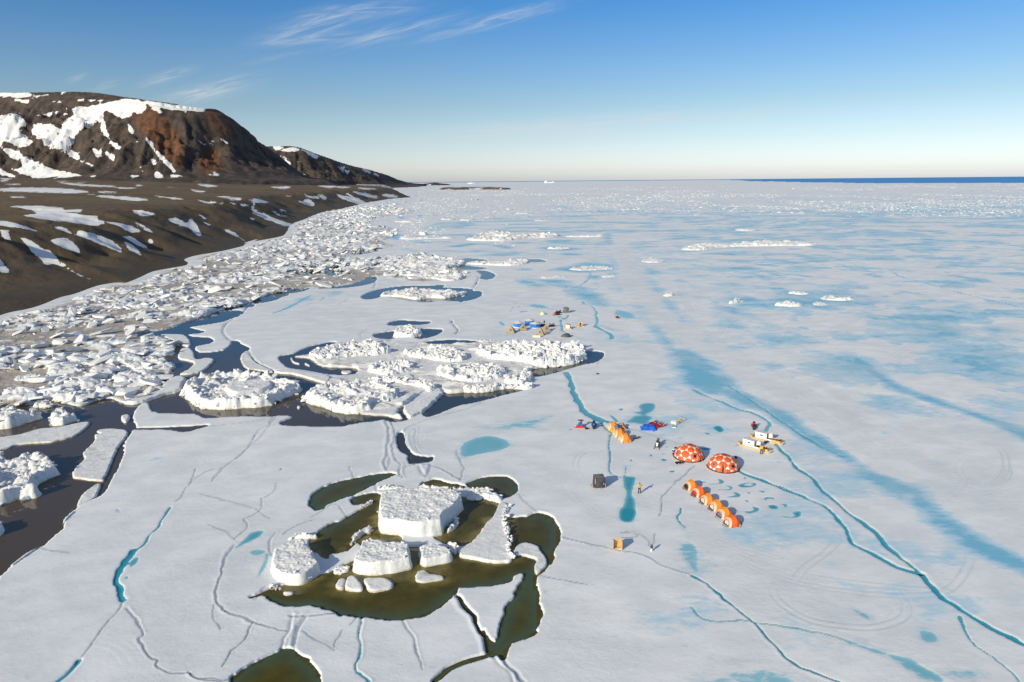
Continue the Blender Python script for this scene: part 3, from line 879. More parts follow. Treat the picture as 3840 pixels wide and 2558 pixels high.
for args in (
    # right hand cracks full of melt water
    ('H', '415,355 460,400 500,440 530,480 590,520 640,570 700,630 760,680 830,735 900,780 950,830 1000,890 1060,940 1110,980 1157,1018', .36, .22, 1.0, .75),
    ('H', '215,485 300,520 400,560 470,590 540,610 600,640 660,670 710,705 745,745 768,790 790,840 830,870 900,905 980,950 1050,985 1157,1018', .36, .22, 1.0, .8),
    ('H', '1157,1018 1200,1070 1260,1130 1330,1180 1400,1225 1480,1275 1560,1315 1640,1350 1760,1400', .45, .25, 1.0, .85),
    ('H', '1350,1230 1365,1280 1400,1340 1450,1390 1530,1440 1590,1490 1650,1550 1700,1600', .16, .14, .95, .6),
    ('H', '0,1025 50,1045 110,1090 150,1140 210,1190 270,1240 330,1275 365,1320 400,1370 450,1425 520,1475 600,1515 700,1545 800,1575', .2, .3, .85, .9, .14, -1),
    ('H', '0,1190 40,1230 90,1248 200,1250 320,1262 420,1270 520,1285 620,1310 720,1335 800,1365', .18, .1, .8, .4),
    ('H', '0,80 60,110 140,140 220,175 300,195 350,220 390,250 380,275 355,300', .5, .15, 1.0, .45),
    ('H', '180,60 300,140 450,240 600,340 760,420', .3, .1, 1.0, .6),
    # through the near camp
    ('C', '2110,270 2130,310 2150,380 2180,440 2210,480 2280,515 2340,528', .85, .25, 1.0, .6),
    ('C', '2340,528 2400,550 2440,562', .4, .2, 1.0, .6),
    ('E', '470,180 520,235 560,275 585,290', .3, .2, 1.0, .6),
    ('E', '585,290 560,350 555,420 575,520 565,590 575,655 690,695', .22, .2, .9, .5),
    ('E', '560,195 700,240 850,280 1000,325 1100,355 1200,395', .2, .18, .55, .6, .12, -1),
    ('E', '1345,590 1280,640 1200,705 1110,790 1055,850 1045,930 1010,1040', .18, .12, .7, .5),
    ('E', '1740,640 1850,690 1990,745 2120,780 2200,810 2292,855', .26, .2, .85, .8, .1, -1),
    ('E', '1720,410 1790,360 1870,310 1950,265', .12, .1, .7, .5),
    ('E', '95,1225 200,1255 330,1285 480,1320 650,1355 800,1380 940,1430 1050,1490 1150,1530 1292,1570', .15, .14, 0, .5, .22, -1),
    ('E', '950,1340 970,1290 985,1200', .12, .06, .3, .3),
    ('E', '1210,965 1205,1010 1180,1040 1200,1090 1260,1140', .2, .1, .95, .6),
    ('E', '720,1180 850,1210 910,1260 940,1320', .14, .08, .2, .3, .08, 1),
    ('E', '670,1190 800,1195 810,1230 680,1245', .15, .12, .4, .3, .1, 1),
    # far camp
    ('I', '1430,0 1470,40 1560,65 1620,110 1660,160 1655,190 1630,215', .45, .12, 1.0, .4),
    ('I', '1640,395 1690,420 1770,460 1850,500 1900,560 1895,595', .8, .15, 1.0, .45),
    ('I', '1085,290 1090,350 1105,420 1100,460 1160,495', .5, .15, 1.0, .45),
    ('I', '1200,210 1180,250 1130,285', .4, .12, .95, .4),
    ('I', '300,20 480,40 640,80 900,110 1140,155', .4, .1, .8, .3),
    ('I', '540,70 400,80 320,90 285,130 280,165', .4, .12, .8, .3),
    ('I', '0,515 200,540 420,560', .3, .06, 0, .3, .16, -1),
    ('I', '430,500 520,545 640,580 800,590 1000,600 1200,600', .3, .06, 0, .3, .16, -1),
    ('I', '960,560 1010,590 1100,640', .3, .06, 0, .3, .16, -1),
    ('I', '1300,560 1420,600 1560,630 1700,650', .3, .06, 0, .3, .16, -1),
    # bottom left plain
    ('J', '1375,0 1300,90 1240,180 1180,240 1140,300 1060,360', .26, .2, .9, .7),
    ('J', '1080,340 1010,410 965,480 940,550 945,620 965,690 978,740', .5, .25, 1.0, .85),
    ('J', '978,740 950,820 890,890 830,970 760,1060 690,1140 620,1220 590,1270', .2, .18, .45, .6),
    ('J', '620,1220 580,1290 520,1350 440,1420', .33, .2, .9, .7),
    ('J', '1000,810 1050,860 1100,930 1130,990 1155,1015', .22, .2, .5, .6),
    ('J', '1155,1015 1110,1045 1150,1100 1160,1160 1200,1200 1260,1215 1245,1255 1300,1290 1400,1315 1510,1325', .2, .22, .3, .6, .1, -1),
    ('J', '1510,1325 1580,1365 1700,1360 1860,1385', .14, .14, 0, .6, .12, -1),
    ('J', '2050,905 2000,980 1930,1080 1860,1160 1800,1260', .13, .15, .25, .6),
    ('J', '1730,770 1710,830 1720,900 1760,980', .12, .12, 0, .5),
    ('J', '330,325 440,345 560,362', .12, .1, 0, .5, .12, -1),
    ('B', '1470,660 1440,700 1380,730 1340,800 1300,850 1220,910 1130,1000', .28, .22, .5, .7),
    ('B', '1045,930 1020,1010 940,1110', .2, .18, .6, .6),
    ('B', '1010,1010 1100,950 1150,935', .12, .1, .2, .6),
    ('B', '700,728 900,722 1100,712 1300,690 1420,670', .12, .1, 0, .5, .14, -1),
    ('B', '1405,1085 1395,1130 1380,1160 1300,1205', .2, .2, .3, .6),
    ('B', '1380,1160 1440,1198', .16, .16, .2, .6),
    ('B', '1070,1068 1200,1100 1320,1135 1380,1160', .12, .1, 0, .5),
    ('B', '1480,1010 1460,1060 1400,1095', .16, .12, .2, .5),
    ('B', '1120,1230 1200,1265 1250,1310', .14, .12, 0, .5),
    ('B', '1300,1205 1325,1240 1250,1310', .2, .2, .3, .6),
    ('B', '1320,75 1290,110 1210,160 1195,210 1250,260', .7, .3, .3, .6),
    ('B', '1325,300 1350,340 1390,380 1460,405', .5, .3, .2, .5),
    # apron round the near blocks
    ('K', '285,530 240,580 225,640 220,680 195,740 170,810 185,860 210,900 240,918', .26, .22, .25, .5, .16, -1),
    ('K', '240,918 330,955 410,985 480,1005 540,1025 590,1032', .22, .18, .1, .5, .16, -1),
    ('K', '525,455 490,520 485,560 490,600', .25, .2, .4, .4),
    ('K', '400,855 440,800 465,770', .25, .2, .2, .4),
    ('K', '580,470 640,420 740,385', .25, .2, .1, .4),
    ('K', '720,370 780,345 850,295', .2, .2, .1, .4),
    ('K', '1105,180 1125,240', .25, .3, .1, .4),
    ('K', '850,290 900,305 940,370', .2, .2, 0, .4),
    ('K', '620,945 600,1020 570,1080 550,1150', .3, .2, .15, .5, .2, 1),
    ('K', '700,955 660,1010 640,1080 625,1150', .4, .3, .1, .5, .2, -1),
    ('K', '600,945 720,950 850,945 940,945', .2, .18, 0, .5, .14, -1),
    ('K', '1030,965 1020,1050 1028,1120 1020,1200 1000,1260 1030,1300 1060,1346', .26, .24, .6, .7, .1, 1),
    ('K', '1270,980 1300,1040 1330,1090 1350,1150 1365,1190 1380,1270', .2, .22, .1, .7, .12, 1),
    ('K', '680,1030 760,1090 870,1150', .14, .12, 0, .5),
    ('K', '920,1035 880,1090 870,1130', .14, .14, .3, .5),
    ('K', '1000,965 965,1010', .16, .16, .2, .5),
    ('K', '400,985 340,1080 280,1150 220,1240', .16, .16, 0, .5),
    ('K', '1590,830 1640,890 1690,950 1720,1030 1760,1100 1800,1180', .5, .55, .1, .9, .3, -1),
    ('K', '1860,1205 1900,1260 1950,1300 1990,1346', .4, .3, .1, .5, .25, -1),
    ('K', '1800,1190 1840,1250 1900,1300 1930,1346', .3, .2, .1, .5, .2, 1),
    ('K', '1940,230 2000,290 2050,335 2075,365', .18, .16, 0, .5, .1, 1),
    ('K', '1600,0 1610,50 1630,90 1615,140', .14, .14, 0, .5, .1, -1),
    ('K', '1165,60 1180,95 1200,30 1185,20', .14, .12, 0, .5),
    ('K', '960,70 990,140', .12, .1, 0, .5),
    ('K', '1250,130 1255,95 1300,70 1400,60 1500,90 1570,130 1620,150', .3, .22, 0, .5, .3, -1),
    ('K', '1370,70 1395,130', .4, .3, 0, .5, .25, 1),
    ('K', '1430,60 1420,100 1400,135', .3, .25, 0, .5, .25, -1),
    ('K', '2070,710 2200,740 2354,765', .16, .1, .1, .4, .06, 1, .4),
    ('K', '2180,480 2280,510 2354,525', .12, .1, 0, .4, .16, -1),
    ('K', '0,1280 60,1320 280,1330', .14, .14, 0, .5, .14, -1),
    # pressed ridges from the upper pool down to the near blocks
    ('C', '1170,520 1185,590 1180,660 1170,740 1180,778', .35, .2, 0, .5, .28, -1),
    ('C', '1200,520 1215,600 1205,680 1250,745', .3, .15, 0, .5, .25, -1),
    ('C', '1275,590 1280,640 1310,690', .35, .15, 0, .5, .3, 1),
    ('C', '1330,560 1320,620 1340,680 1400,712', .3, .12, 0, .5, .22, 1),
    ('C', '1250,745 1245,790 1262,815', .3, .2, 0, .5, .25, 1),
    ('C', '1250,590 1300,550 1390,515', .3, .2, .1, .5, .2, 1),
    ('C', '1390,515 1480,490 1600,455 1670,425', .25, .2, .3, .6),
    ('C', '1540,670 1550,720 1575,770 1560,831', .25, .18, .5, .5),
    ('C', '2330,590 2330,650 2340,700 2330,760', .25, .18, .5, .5),
    ('C', '580,500 560,560 480,640 400,710 330,760 270,815', .25, .2, .4, .6),
    ('C', '2280,200 2270,230 2280,245', .25, .15, .2, .5),
    ('C', '1510,0 1530,30 1550,50 1530,70', .6, .35, 0, .5, .25, 1),
    ('C', '1190,40 1150,80 1045,95', .3, .2, 0, .5),
    ('C', '1080,40 1040,70 1045,95', .4, .2, .5, .4),
    ('C', '985,755 1000,785 1015,820', .2, .18, .1, .5),
    ('C', '600,268 700,260 800,275 870,300', .45, .3, .1, .5, .25, 1),
    ('C', '440,170 500,215 560,245 590,262', .45, .3, .1, .5, .25, 1),
    ('F', '1340,610 1400,620 1390,660 1370,690 1300,770', .9, .3, .2, .5, .25, 1),
    ('F', '780,640 800,660 790,690', .8, .3, .1, .5, .25, 1),
    ('F', '2060,600 2060,630 1960,690 1800,660', .9, .1, .8, .3),
    ('G', '1500,620 1600,640 1640,665 1750,690 1900,735 2050,775 2200,810 2354,845', .8, .1, .9, .4),
    ('F', '1250,560 1240,600 1290,625', .8, .3, .1, .5),
    ('F', '500,740 480,760 400,785', .8, .2, .4, .4),
    ('F', '650,750 600,775 580,785', .6, .2, .4, .4),
):
    crack(*args)


# ---- tracks of sledges and snowmobiles, pressed into the snow
def tracks(frame, s, gauge=.9, n=2, st=.6, z=.3):
    line = smooth(Wp(frame, s, z), False, 5)
    kk = near(line, gauge * n + 2)
    kk = kk[dist[kk] < 900]
    if not len(kk): return
    dd, s_, sd_ = dline(px[kk], py[kk], line)
    x_ = dd * sd_
    ww = np.maximum(.15, .0013 * dist[kk])
    th = np.clip(.22 / ww, .2, 1) * sstep(.1, .45, fbm(s_ / 9.0, s_ * 0 + gauge, 3, 99)) * sstep(0, 6, s_) * sstep(0, 6, s_.max() - s_)
    for i in range(n):
        g = np.exp(-((x_ - (i - (n - 1) / 2) * gauge) / ww) ** 2) * th
        track[kk] = np.maximum(track[kk], min(1, st * 1.5) * g)
        hgt[kk] -= .022 * g
        hgt[kk] += .014 * np.exp(-((x_ - (i - (n - 1) / 2) * gauge - ww * 1.8) / ww) ** 2) * th


for args in (
    ('H', '780,1080 900,1090 1000,1085 1060,1120 1085,1180 1070,1230 1000,1265 900,1285 780,1280 600,1250 470,1180 410,1110 430,1060'),
    ('H', '970,1100 1030,1150 1050,1210 1010,1260 930,1280', .8, 3),
    ('H', '500,930 560,1000 540,1080 500,1100'), ('H', '470,940 480,860 560,820 700,800 740,830 680,900 560,990 490,1110'),
    ('H', '160,850 300,930 480,1000 700,1040 950,1070 1200,1090 1380,1080'), ('H', '140,880 260,960 440,1030 620,1075 860,1110 1100,1120 1300,1090 1400,960 1390,880'),
    ('H', '1380,420 1350,480 1400,540 1500,560 1570,520 1590,440 1560,380 1500,350'), ('H', '1240,560 1350,560 1480,570 1560,550 1600,500 1580,420'),
    ('H', '1200,470 1260,420 1280,400'), ('H', '1220,620 1400,610 1550,590 1650,560'), ('H', '1250,640 1340,590 1400,500'),
    ('H', '350,20 500,130 700,260 900,380 1050,470', .9, 6, .55), ('H', '450,20 620,120 800,230 980,330 1150,440 1400,560', .8, 6, .5), ('H', '600,30 800,140 1000,220 1200,330', .8, 4, .45),
    ('H', '760,480 900,560 1050,640 1180,740', .8, 4, .4), ('H', '480,1000 560,940 700,860', .8, 2, .4), ('H', '770,1340 780,1568', .9, 2, .5), ('H', '590,1080 660,1160', .8, 2, .4),
    ('H', '880,1170 940,1240 980,1300 980,1350', .8, 2, .5), ('H', '1000,600 1100,640 1260,800', .8, 3, .35),
    ('E', '170,700 180,780 260,880 350,960 480,1050'), ('E', '190,690 240,640 400,610', .7), ('E', '380,860 430,940 520,1020', .7), ('E', '50,180 80,110 150,70', .8), ('E', '200,810 290,900 380,980 560,1080', .8, 3, .45),
    ('E', '1000,560 990,440', .9, 2, .6), ('E', '1300,1100 1450,1200 1700,1310 2000,1400 2292,1500', .9, 5, .5), ('E', '2160,1400 2200,1300 2292,1250'), ('E', '1200,20 1300,100 1310,200', .8, 4, .4), ('E', '1050,20 1100,150', .8, 3, .4),
    ('C', '1780,600 1790,560 1850,520 1960,500', .9, 3, .5), ('C', '1820,620 1840,570 1900,540 2000,520', .9, 2, .5), ('C', '2200,831 2160,760 2180,700 2260,660'),
    ('K', '2354,760 2200,735 2080,705', .7, 3, .5), ('J', '640,1070 760,1080 900,1110 1000,1180 1060,1300', .8, 3, .5), ('J', '780,800 850,760 930,770', .8),
    ('G', '60,500 110,650 150,750 230,850 330,960 560,1100 750,1230', 1.2, 9, .9), ('G', '160,650 250,760 400,900 600,1050 900,1230', 1.2, 5, .6), ('G', '370,640 400,760 430,850 460,980', 1.2, 3, .6),
    ('G', '500,960 620,940 600,1000 520,1000', 1.2, 2, .6), ('G', '1080,1080 1200,1000 1400,900 1560,780', 1.2, 3, .5), ('G', '1900,1230 2100,1110 2354,1000', 1.4, 4, .5), ('G', '200,660 240,740 260,800', 1.2, 4, .6), ('G', '1560,1150 1800,1000 2000,880', 1.3, 2, .45),
):
    tracks(*args)
# the beaten trail: trodden snow lies over the soaked ice
for frame, s, wd in (('G', '20,440 60,520 110,650 150,750 230,850 330,960 460,1040 600,1120 760,1223 900,1310', 5.0), ('H', '330,60 520,180 720,320 930,440 1100,530', 3.0), ('F', '2200,440 2260,520 2290,600 2320,700 2354,760', 8.0)):
    line = smooth(Wp(frame, s), False, 4)
    k = near(line, wd * 3)
    dd, _, _ = dline(px[k], py[k], line)
    f_ = np.exp(-(dd / wd) ** 2)
    pond[k] *= 1 - .9 * f_
    slush[k] *= 1 - .85 * f_
    wet[k] *= 1 - .6 * f_

hgt -= .04 * sstep(.3, .8, pond)
# the sheet drops below the water at every opening
ew = np.clip(.0022 * dist, .16, 30)
shelf = sstep(0, ew * 2.0, wsd)
rim = np.exp(-((wsd - .5) / .5) ** 2) * (dist < 600)
hgt = np.where(wsd < 36, hgt * shelf - .9 * (1 - shelf), hgt) + rim * .012
hgt[py > 4000] = np.where(wsd[py > 4000] < 0, -4, np.maximum(hgt[py > 4000], .3))
me = np_mesh('sea_ice', np.stack([px, py, hgt], -1), grid_quads(NR, NC), True, dict(pond=pond, dirt=dirt, wet=wet, deep=deep, track=track, slush=slush, split=split))
tag(link('sea_ice', me, M_SHEET), kind='structure')

# the sheet goes on, plain, behind the camera and out to the right
far_y = 44.0 * (5000.0 / 44.0) ** np.linspace(0, 1, 40)
V = np.vstack([np.stack([.955 * far_y, far_y, 0 * far_y + .09], -1), np.stack([np.maximum(3.0 * far_y, 400.0), far_y, 0 * far_y + .09], -1), [[-48, -300, .09], [400, -300, .09], [-48, 44.4, .09], [400, 44.4, .09]]])
Q = np.array([[i, 40 + i, 41 + i, i + 1] for i in range(39)] + [[80, 81, 83, 82]])
tag(link('sea_ice', np_mesh('sea_ice', V, Q), M_SHEET), kind='structure')

# ------------------------------------------------------------------ grounded ice outlines (used by the water, the blocks follow)
near_blocks = [Wp('K', s, 0) for s in (
    '1115,300 1180,215 1290,205 1400,200 1530,205 1620,235 1635,275 1570,370 1540,440 1505,495 1380,498 1230,485 1130,460 1108,400',
    '955,575 1010,500 1090,490 1300,520 1335,590 1340,662 1230,702 1060,722 960,695 935,632', '1350,530 1440,522 1520,532 1562,562 1566,612 1470,642 1390,657 1368,620',
    '470,640 500,570 600,520 690,510 740,545 800,625 835,662 780,722 680,772 580,772 490,732 450,682', '870,762 920,728 1010,738 1040,772 1040,802 960,812 880,792', '1035,735 1100,725 1180,728 1222,762 1200,792 1070,812 1040,772',
    '1350,692 1400,676 1440,697 1510,707 1515,737 1380,757 1340,742', '1640,545 1700,490 1830,300 1910,310 1880,400 1920,625 1860,640 1680,620 1600,600')]

# ------------------------------------------------------------------ water
WX, WY = fan(-1.15, 1.1, 360, 40.0, 1400.0, 280)
WX2, WY2 = fan(-1.15, 1.1, 360, 1420.0, 90000.0, 40)
WX, WY = np.vstack([WX, WX2]), np.vstack([WY, WY2])
ax_, ay_ = WX.ravel(), WY.ravel()
px_s, py_s = px, py
px, py = ax_, ay_
olive, shal, ed = np.zeros(len(px)), np.zeros(len(px)), np.full(len(px), 30.0)
for key, (poly, ol, rg) in water_polys.items():
    if key == 'open': continue
    k = near(poly, 8)
    s_ = sdf(px[k], py[k], poly)
    if ol: olive[k] = np.maximum(olive[k], sstep(6, 2, s_))
    ins = s_ < 0
    ed[k] = np.where(ins, np.where(ed[k] > 29, -s_, np.maximum(ed[k], -s_)), ed[k])
bd = np.full(len(px), 30.0)
for poly in near_blocks:
    k = near(poly, 10)
    bd[k] = np.minimum(bd[k], np.maximum(sdf(px[k], py[k], poly), 0))
wn = fbm(px / 3.0, py / 3.0, 4, 15)
shal = np.where(olive > .5, np.exp(-bd / 1.5) * (.5 + .9 * wn), .5 * np.exp(-ed / 1.0)) * sstep(.3, .6, wn + .15)
mud = sstep(-5, -60, px + (py - 110) * .35) * sstep(230, 150, py) + .35 * sstep(260, 180, py)
far_ = sstep(3500, 4500, py)
me = np_mesh('sea_water', np.stack([px, py, np.where(py > 4000, -.5, 0.0)], -1), grid_quads(*WX.shape), True, dict(olive=olive, shallow=shal, bank=np.exp(-ed / 1.5) * sstep(1.0, 4.0, bd), mud=np.clip(mud, 0, 1), far=far_))
tag(link('sea_water', me, M_WATER), kind='structure')
px, py = px_s, py_s

# ------------------------------------------------------------------ land
def snow_mask(x, y, z, polys, soft):
    """which ground lies under the surveyed snow fields"""
    sx, sy = project(x, y, z)
    out = np.zeros(x.shape)
    for frame, s in polys:
        poly = smooth(P(frame, s), True, 3)
        lo, hi = poly.min(0) - 12, poly.max(0) + 12
        k = np.nonzero((sx > lo[0]) & (sx < hi[0]) & (sy > lo[1]) & (sy < hi[1]))[0]
        if len(k): out[k] = np.maximum(out[k], sstep(-soft, soft, -sdf(sx[k], sy[k], poly)))
    return out


tundra_snow = [('A', s) for s in (
    '0,710 150,703 400,708 580,728 500,740 300,735 0,725', '380,668 600,684 750,692 700,700 480,687', '550,743 700,758 850,762 970,782 900,790 750,777',
    '65,825 230,820 400,835 430,850 530,845 520,862 400,865 600,885 660,890 620,905 690,930 640,950 500,935 330,915 200,895 150,880 240,870 180,845',
    '690,928 800,938 880,965 940,1000 990,1040 990,1062 900,1012 820,987 780,957', '735,980 830,1020 900,1050 975,1108 900,1078 800,1022', '820,1058 880,1088 938,1148 890,1132 830,1082',
    '330,950 430,970 480,1000 560,990 680,1030 760,1070 803,1134 730,1102 640,1070 560,1030 450,1002', '330,1045 420,1028 480,1060 527,1122 460,1112 380,1077',
    '0,1020 100,1030 200,1045 250,1090 330,1140 420,1200 500,1260 625,1312 540,1292 450,1242 350,1200 300,1202 220,1132 150,1072 50,1042', '0,1170 30,1210 58,1252 0,1242',
    '0,918 60,925 160,955 280,1000 150,970 0,947', '0,978 70,985 20,1002 0,1000', '860,848 950,858 1012,877 940,890', '870,923 950,958 1022,1012 960,987', '1085,905 1160,905 1220,935 1240,903 1272,930 1313,1004 1290,1012 1230,967 1150,942',
    '1290,873 1352,902 1330,910', '1320,918 1392,967 1350,947', '1250,718 1352,729 1300,735', '1290,679 1422,692 1350,699', '1010,755 1200,776 1130,777', '1290,783 1452,822 1350,807', '1420,760 1572,770 1550,784', '1370,783 1652,822 1500,807',
    '1660,773 1760,800 1660,802', '1640,843 1760,892 1690,872', '1640,888 1672,922 1640,912', '1470,978 1530,998 1602,1052 1520,1012', '60,758 190,766 120,770', '640,726 760,734 680,738', '740,700 900,706 820,712', '880,682 930,690 900,694', '0,640 80,645 30,652',
    '30,680 140,678 90,686', '0,655 60,656 20,664')] + [('F', s) for s in (
    '570,138 640,148 700,168 762,200 720,202 650,182 600,167', '380,138 440,148 462,167 400,157', '345,178 432,185 427,212 370,192', '450,138 502,150 507,172 470,157', '635,123 720,128 800,148 812,164 740,152', '830,138 900,138 932,157 870,157',
    '60,228 150,258 230,290 322,322 270,327 200,302 120,272', '460,90 562,89 530,102', '180,96 302,94 260,107', '820,86 900,89 1000,94 1080,99 1000,117 900,102', '190,238 272,271 240,267', '110,180 160,190 140,194', '270,140 330,144 300,150', '45,170 120,176 80,182',
    '550,92 650,96 600,102', '690,100 800,108 740,112', '230,220 280,240 250,240', '0,195 80,206 30,208', '150,70 230,74 190,79')]


def shore_fields(x, y):
    d, s, side = dline(x, y, shore)
    ins = sdf(x, y, inland) < 0
    return np.where(ins, d, -d), s


def tundra_height(x, y):
    d, s = shore_fields(x, y)
    wob = (fbm(s / 55, s * 0 + 2, 3, 12) - .5) * 36 + (fbm(x / 30, y / 30, 3, 14) - .5) * 14
    gul = ridged(s / 34 + .003 * d, d / 170, 3, 16)
    wid = 78 + 34 * (fbm(s / 120, s * 0, 2, 18) - .5)
    t = np.clip((d + wob * sstep(4, 50, d)) / wid, 0, 1.4)
    prof = np.where(t < 1, .62 * t + .38 * sstep(0, 1, t), 1 + .08 * sstep(1, 1.4, t) * 0)
    hz = 29 * np.clip(prof, 0, 1)
    cut = sstep(.08, .5, t) * (1 - sstep(.85, 1.35, t) * .8)
    hz -= cut * 7.5 * sstep(.45, .95, gul)
    hz += cut * 2.2 * (fbm(x / 9, y / 9, 4, 19) - .5)
    rise = 47 * np.clip((d - 70) / 1400, 0, 1) ** 1.05
    und = sstep(40, 300, d) * ((fbm(x / 160, y / 160, 4, 20) - .5) * 7 + (fbm(x / 30, y / 30, 3, 22) - .5) * 1.6)
    return np.where(d > 0, hz + rise + und, d * .4 - .2), d, s, t


LX, LY = fan(-1.3, -.10, 420, 120.0, 5200.0, 400)
lx, ly = LX.ravel(), LY.ravel()
lz, ld, ls, lt = tundra_height(lx, ly)
snowa = snow_mask(lx, ly, lz, tundra_snow, 10.0)
snowa = np.maximum(snowa, .78 * sstep(.72, .84, fbm(lx / 60, ly / 22, 4, 30)) * sstep(200, 400, ld))
snowa = np.maximum(snowa, sstep(3400, 4200, ly) * .5)
silt = sstep(1.15, .7, lt) * (.55 + .45 * fbm(ls / 20, ld / 60, 3, 35))
keep = (ld.reshape(LX.shape) > -14)
kq = keep[:-1, :-1] | keep[1:, 1:]
V = np.stack([lx, ly, lz], -1)
Q = grid_quads(*LX.shape, keep=kq)
used = np.unique(Q)
re_ = np.zeros(len(V), int); re_[used] = np.arange(len(used))
me = np_mesh('tundra', V[used], re_[Q], True, dict(snow=snowa[used], red=silt[used]))
tag(link('tundra', me, M_TUNDRA), kind='structure')


def at_dist(dx, dy, dist_y):
    d = ray(dx * 1.6313, dy * 1.6313)
    t = dist_y / d[1]
    return d[0] * t, d[1] * t, CAM_H + d[2] * t


def massif(name, crest, r0, r1, nc, d0, d1, nr, foot, slope, polys, redpolys, seed, back=.03):
    pts = np.array([at_dist(*c) for c in crest])
    line = smooth(pts[:, :2], False, 4)
    zz = smooth(np.c_[pts[:, 2], pts[:, 2]], False, 4)[:, 0]
    arc = np.r_[0, np.cumsum(np.hypot(*np.diff(line, axis=0).T))]
    x, y = (a.ravel() for a in fan(r0, r1, nc, d0, d1, nr))
    d, s, side = dline(x, y, line)
    top = np.interp(s, arc, zz)
    frontside = side < 0
    g1 = ridged(s / 170, d / 900, 4, seed)
    g2 = ridged(s / 45 + fbm(x / 90, y / 90, 2, seed + 3), d / 300, 4, seed + 5)
    rough = (fbm(x / 60, y / 60, 5, seed + 7) - .5)
    wobd = d + (fbm(x / 220, y / 220, 4, seed + 2) - .5) * 150 * sstep(20, 200, d)
    wobd = np.maximum(wobd, 0)
    fall = slope * (1 + .35 * sstep(.55, .9, s / arc[-1])) * wobd * (wobd / (wobd + 55))
    face = sstep(10, 160, d) * sstep(-20, 160, top - fall - foot)
    z = top - fall - face * (85 * (g1 - .35) + 50 * (g2 - .4)) + face * rough * 62 + face * 26 * (ridged(x / 34, y / 34, 3, seed + 21) - .5)
    t_ = z - foot
    z = foot - 14 + (t_ + np.sqrt(t_ * t_ + 32.0 ** 2)) / 2
    z = z - 90 * sstep(-60, -220, t_)
    zb = top - back * d + rough * 4 - 1.0
    z = np.where(frontside, z, zb)
    z = np.where(d < 12, np.minimum(z, top), z)
    sn = snow_mask(x, y, z, polys, 13.0) if polys else np.zeros(len(x))
    rd = snow_mask(x, y, z, redpolys, 14.0) if redpolys else np.zeros(len(x))
    me = np_mesh(name, np.stack([x, y, z], -1), grid_quads(nr, nc), True, dict(snow=sn, red=rd))
    return tag(link(name, me, M_ROCK), kind='structure')


mountain_snow = [('A', s) for s in (
    '480,190 600,160 700,145 830,130 940,137 948,180 915,215 870,205 850,240 800,250 740,228 690,200 680,240 690,300 640,270 600,305 560,310 490,260 480,220', '690,300 720,380 755,420 790,440 765,452 720,400 650,310',
    '820,255 870,330 860,350 830,300', '400,290 480,240 530,270 560,310 500,350 480,410 440,420 380,455 285,435 275,380 330,380 380,350', '220,360 240,295 330,285 390,320 380,370 300,390', '-20,250 70,220 130,230 160,280 120,320 170,370 210,400 170,430 60,415 -20,400',
    '-20,400 60,440 150,490 250,530 380,590 430,605 560,622 620,628 430,634 330,638 200,638 120,600 80,580 150,570 100,520 30,470 -20,450', '410,460 480,470 560,530 640,560 590,565 500,520', '690,480 715,465 750,500 735,518',
    '930,340 980,400 1030,470 1142,580 1120,592 1040,495 1000,465 960,392', '1005,588 1030,590 1062,630 1020,632', '905,558 940,580 957,612 920,602', '940,132 990,138 1100,158 1180,163 1320,186 1392,186 1300,207 1210,192 1100,187 1045,175 1052,217 1010,197 970,162',
    '-20,82 180,82 214,92 150,110 -20,103', '-20,580 90,627 -20,618', '180,480 220,510 200,500', '610,450 640,470 660,460 650,490 630,500', '990,520 1020,545 1000,545', '300,150 360,130 430,125 420,140 330,155', '400,180 440,185 420,192', '500,125 660,130 640,140 540,135', '100,130 180,140 140,145',
    '250,235 350,215 440,215 380,230', '220,100 320,98 280,104', '1440,375 1490,412 1470,405', '1280,380 1340,430 1310,410', '1120,625 1200,628 1150,634', '860,622 900,628 870,632', '1200,175 1215,210 1205,205', '1130,265 1146,290 1138,285')]
mountain_red = [('A', '860,200 950,140 1050,220 1100,260 1090,340 1150,420 1190,480 1150,560 1120,580 1040,470 980,400 920,330 880,280'), ('A', '1330,220 1430,200 1520,300 1500,400 1420,350 1370,300'), ('A', '1300,500 1400,450 1450,560 1380,620 1320,600'),
                ('A', '1050,300 1150,330 1200,440 1180,560 1130,560 1080,440')]
massif('mountain', [(-520, 235, 3500), (-250, 222, 3350), (-100, 215, 3250), (60, 212, 3150), (200, 211, 3080), (270, 222, 3000), (335, 230, 2900), (400, 240, 2900), (470, 248, 2950), (505, 253, 3050), (525, 270, 3150), (545, 295, 3250), (580, 318, 3400), (620, 340, 3550), (660, 375, 3700), (690, 398, 3800), (730, 412, 3950)],
       -1.3, -.22, 480, 2150.0, 4500.0, 270, 72.0, .80, mountain_snow, mountain_red, 200)
massif('far_mountain', [(520, 340, 5900), (620, 336, 5700), (680, 337, 5600), (720, 350, 5700), (800, 378, 6000), (850, 390, 6300), (890, 402, 6700), (920, 414, 7200), (950, 421, 7600)],
       -.48, -.12, 260, 4300.0, 8200.0, 160, 20.0, .75, [('D', s) for s in ('630,337 670,338 690,345 660,350 640,345', '650,360 670,380 655,372', '695,345 720,352 735,362 715,358', '740,372 760,385 750,382', '780,384 800,396 790,394', '830,388 850,394 840,398', '690,400 700,406 695,404', '640,350 650,368 645,360', '860,398 870,404 864,403')], None, 300)
massif('headland', [(968, 423, 9400), (985, 421, 9350), (1000, 419.5, 9300), (1012, 422, 9300), (1022, 425, 9300)], -.15, -.08, 110, 8700.0, 9900.0, 40, 0.0, .5, [('D', '975,424 990,425 980,426')], None, 330)


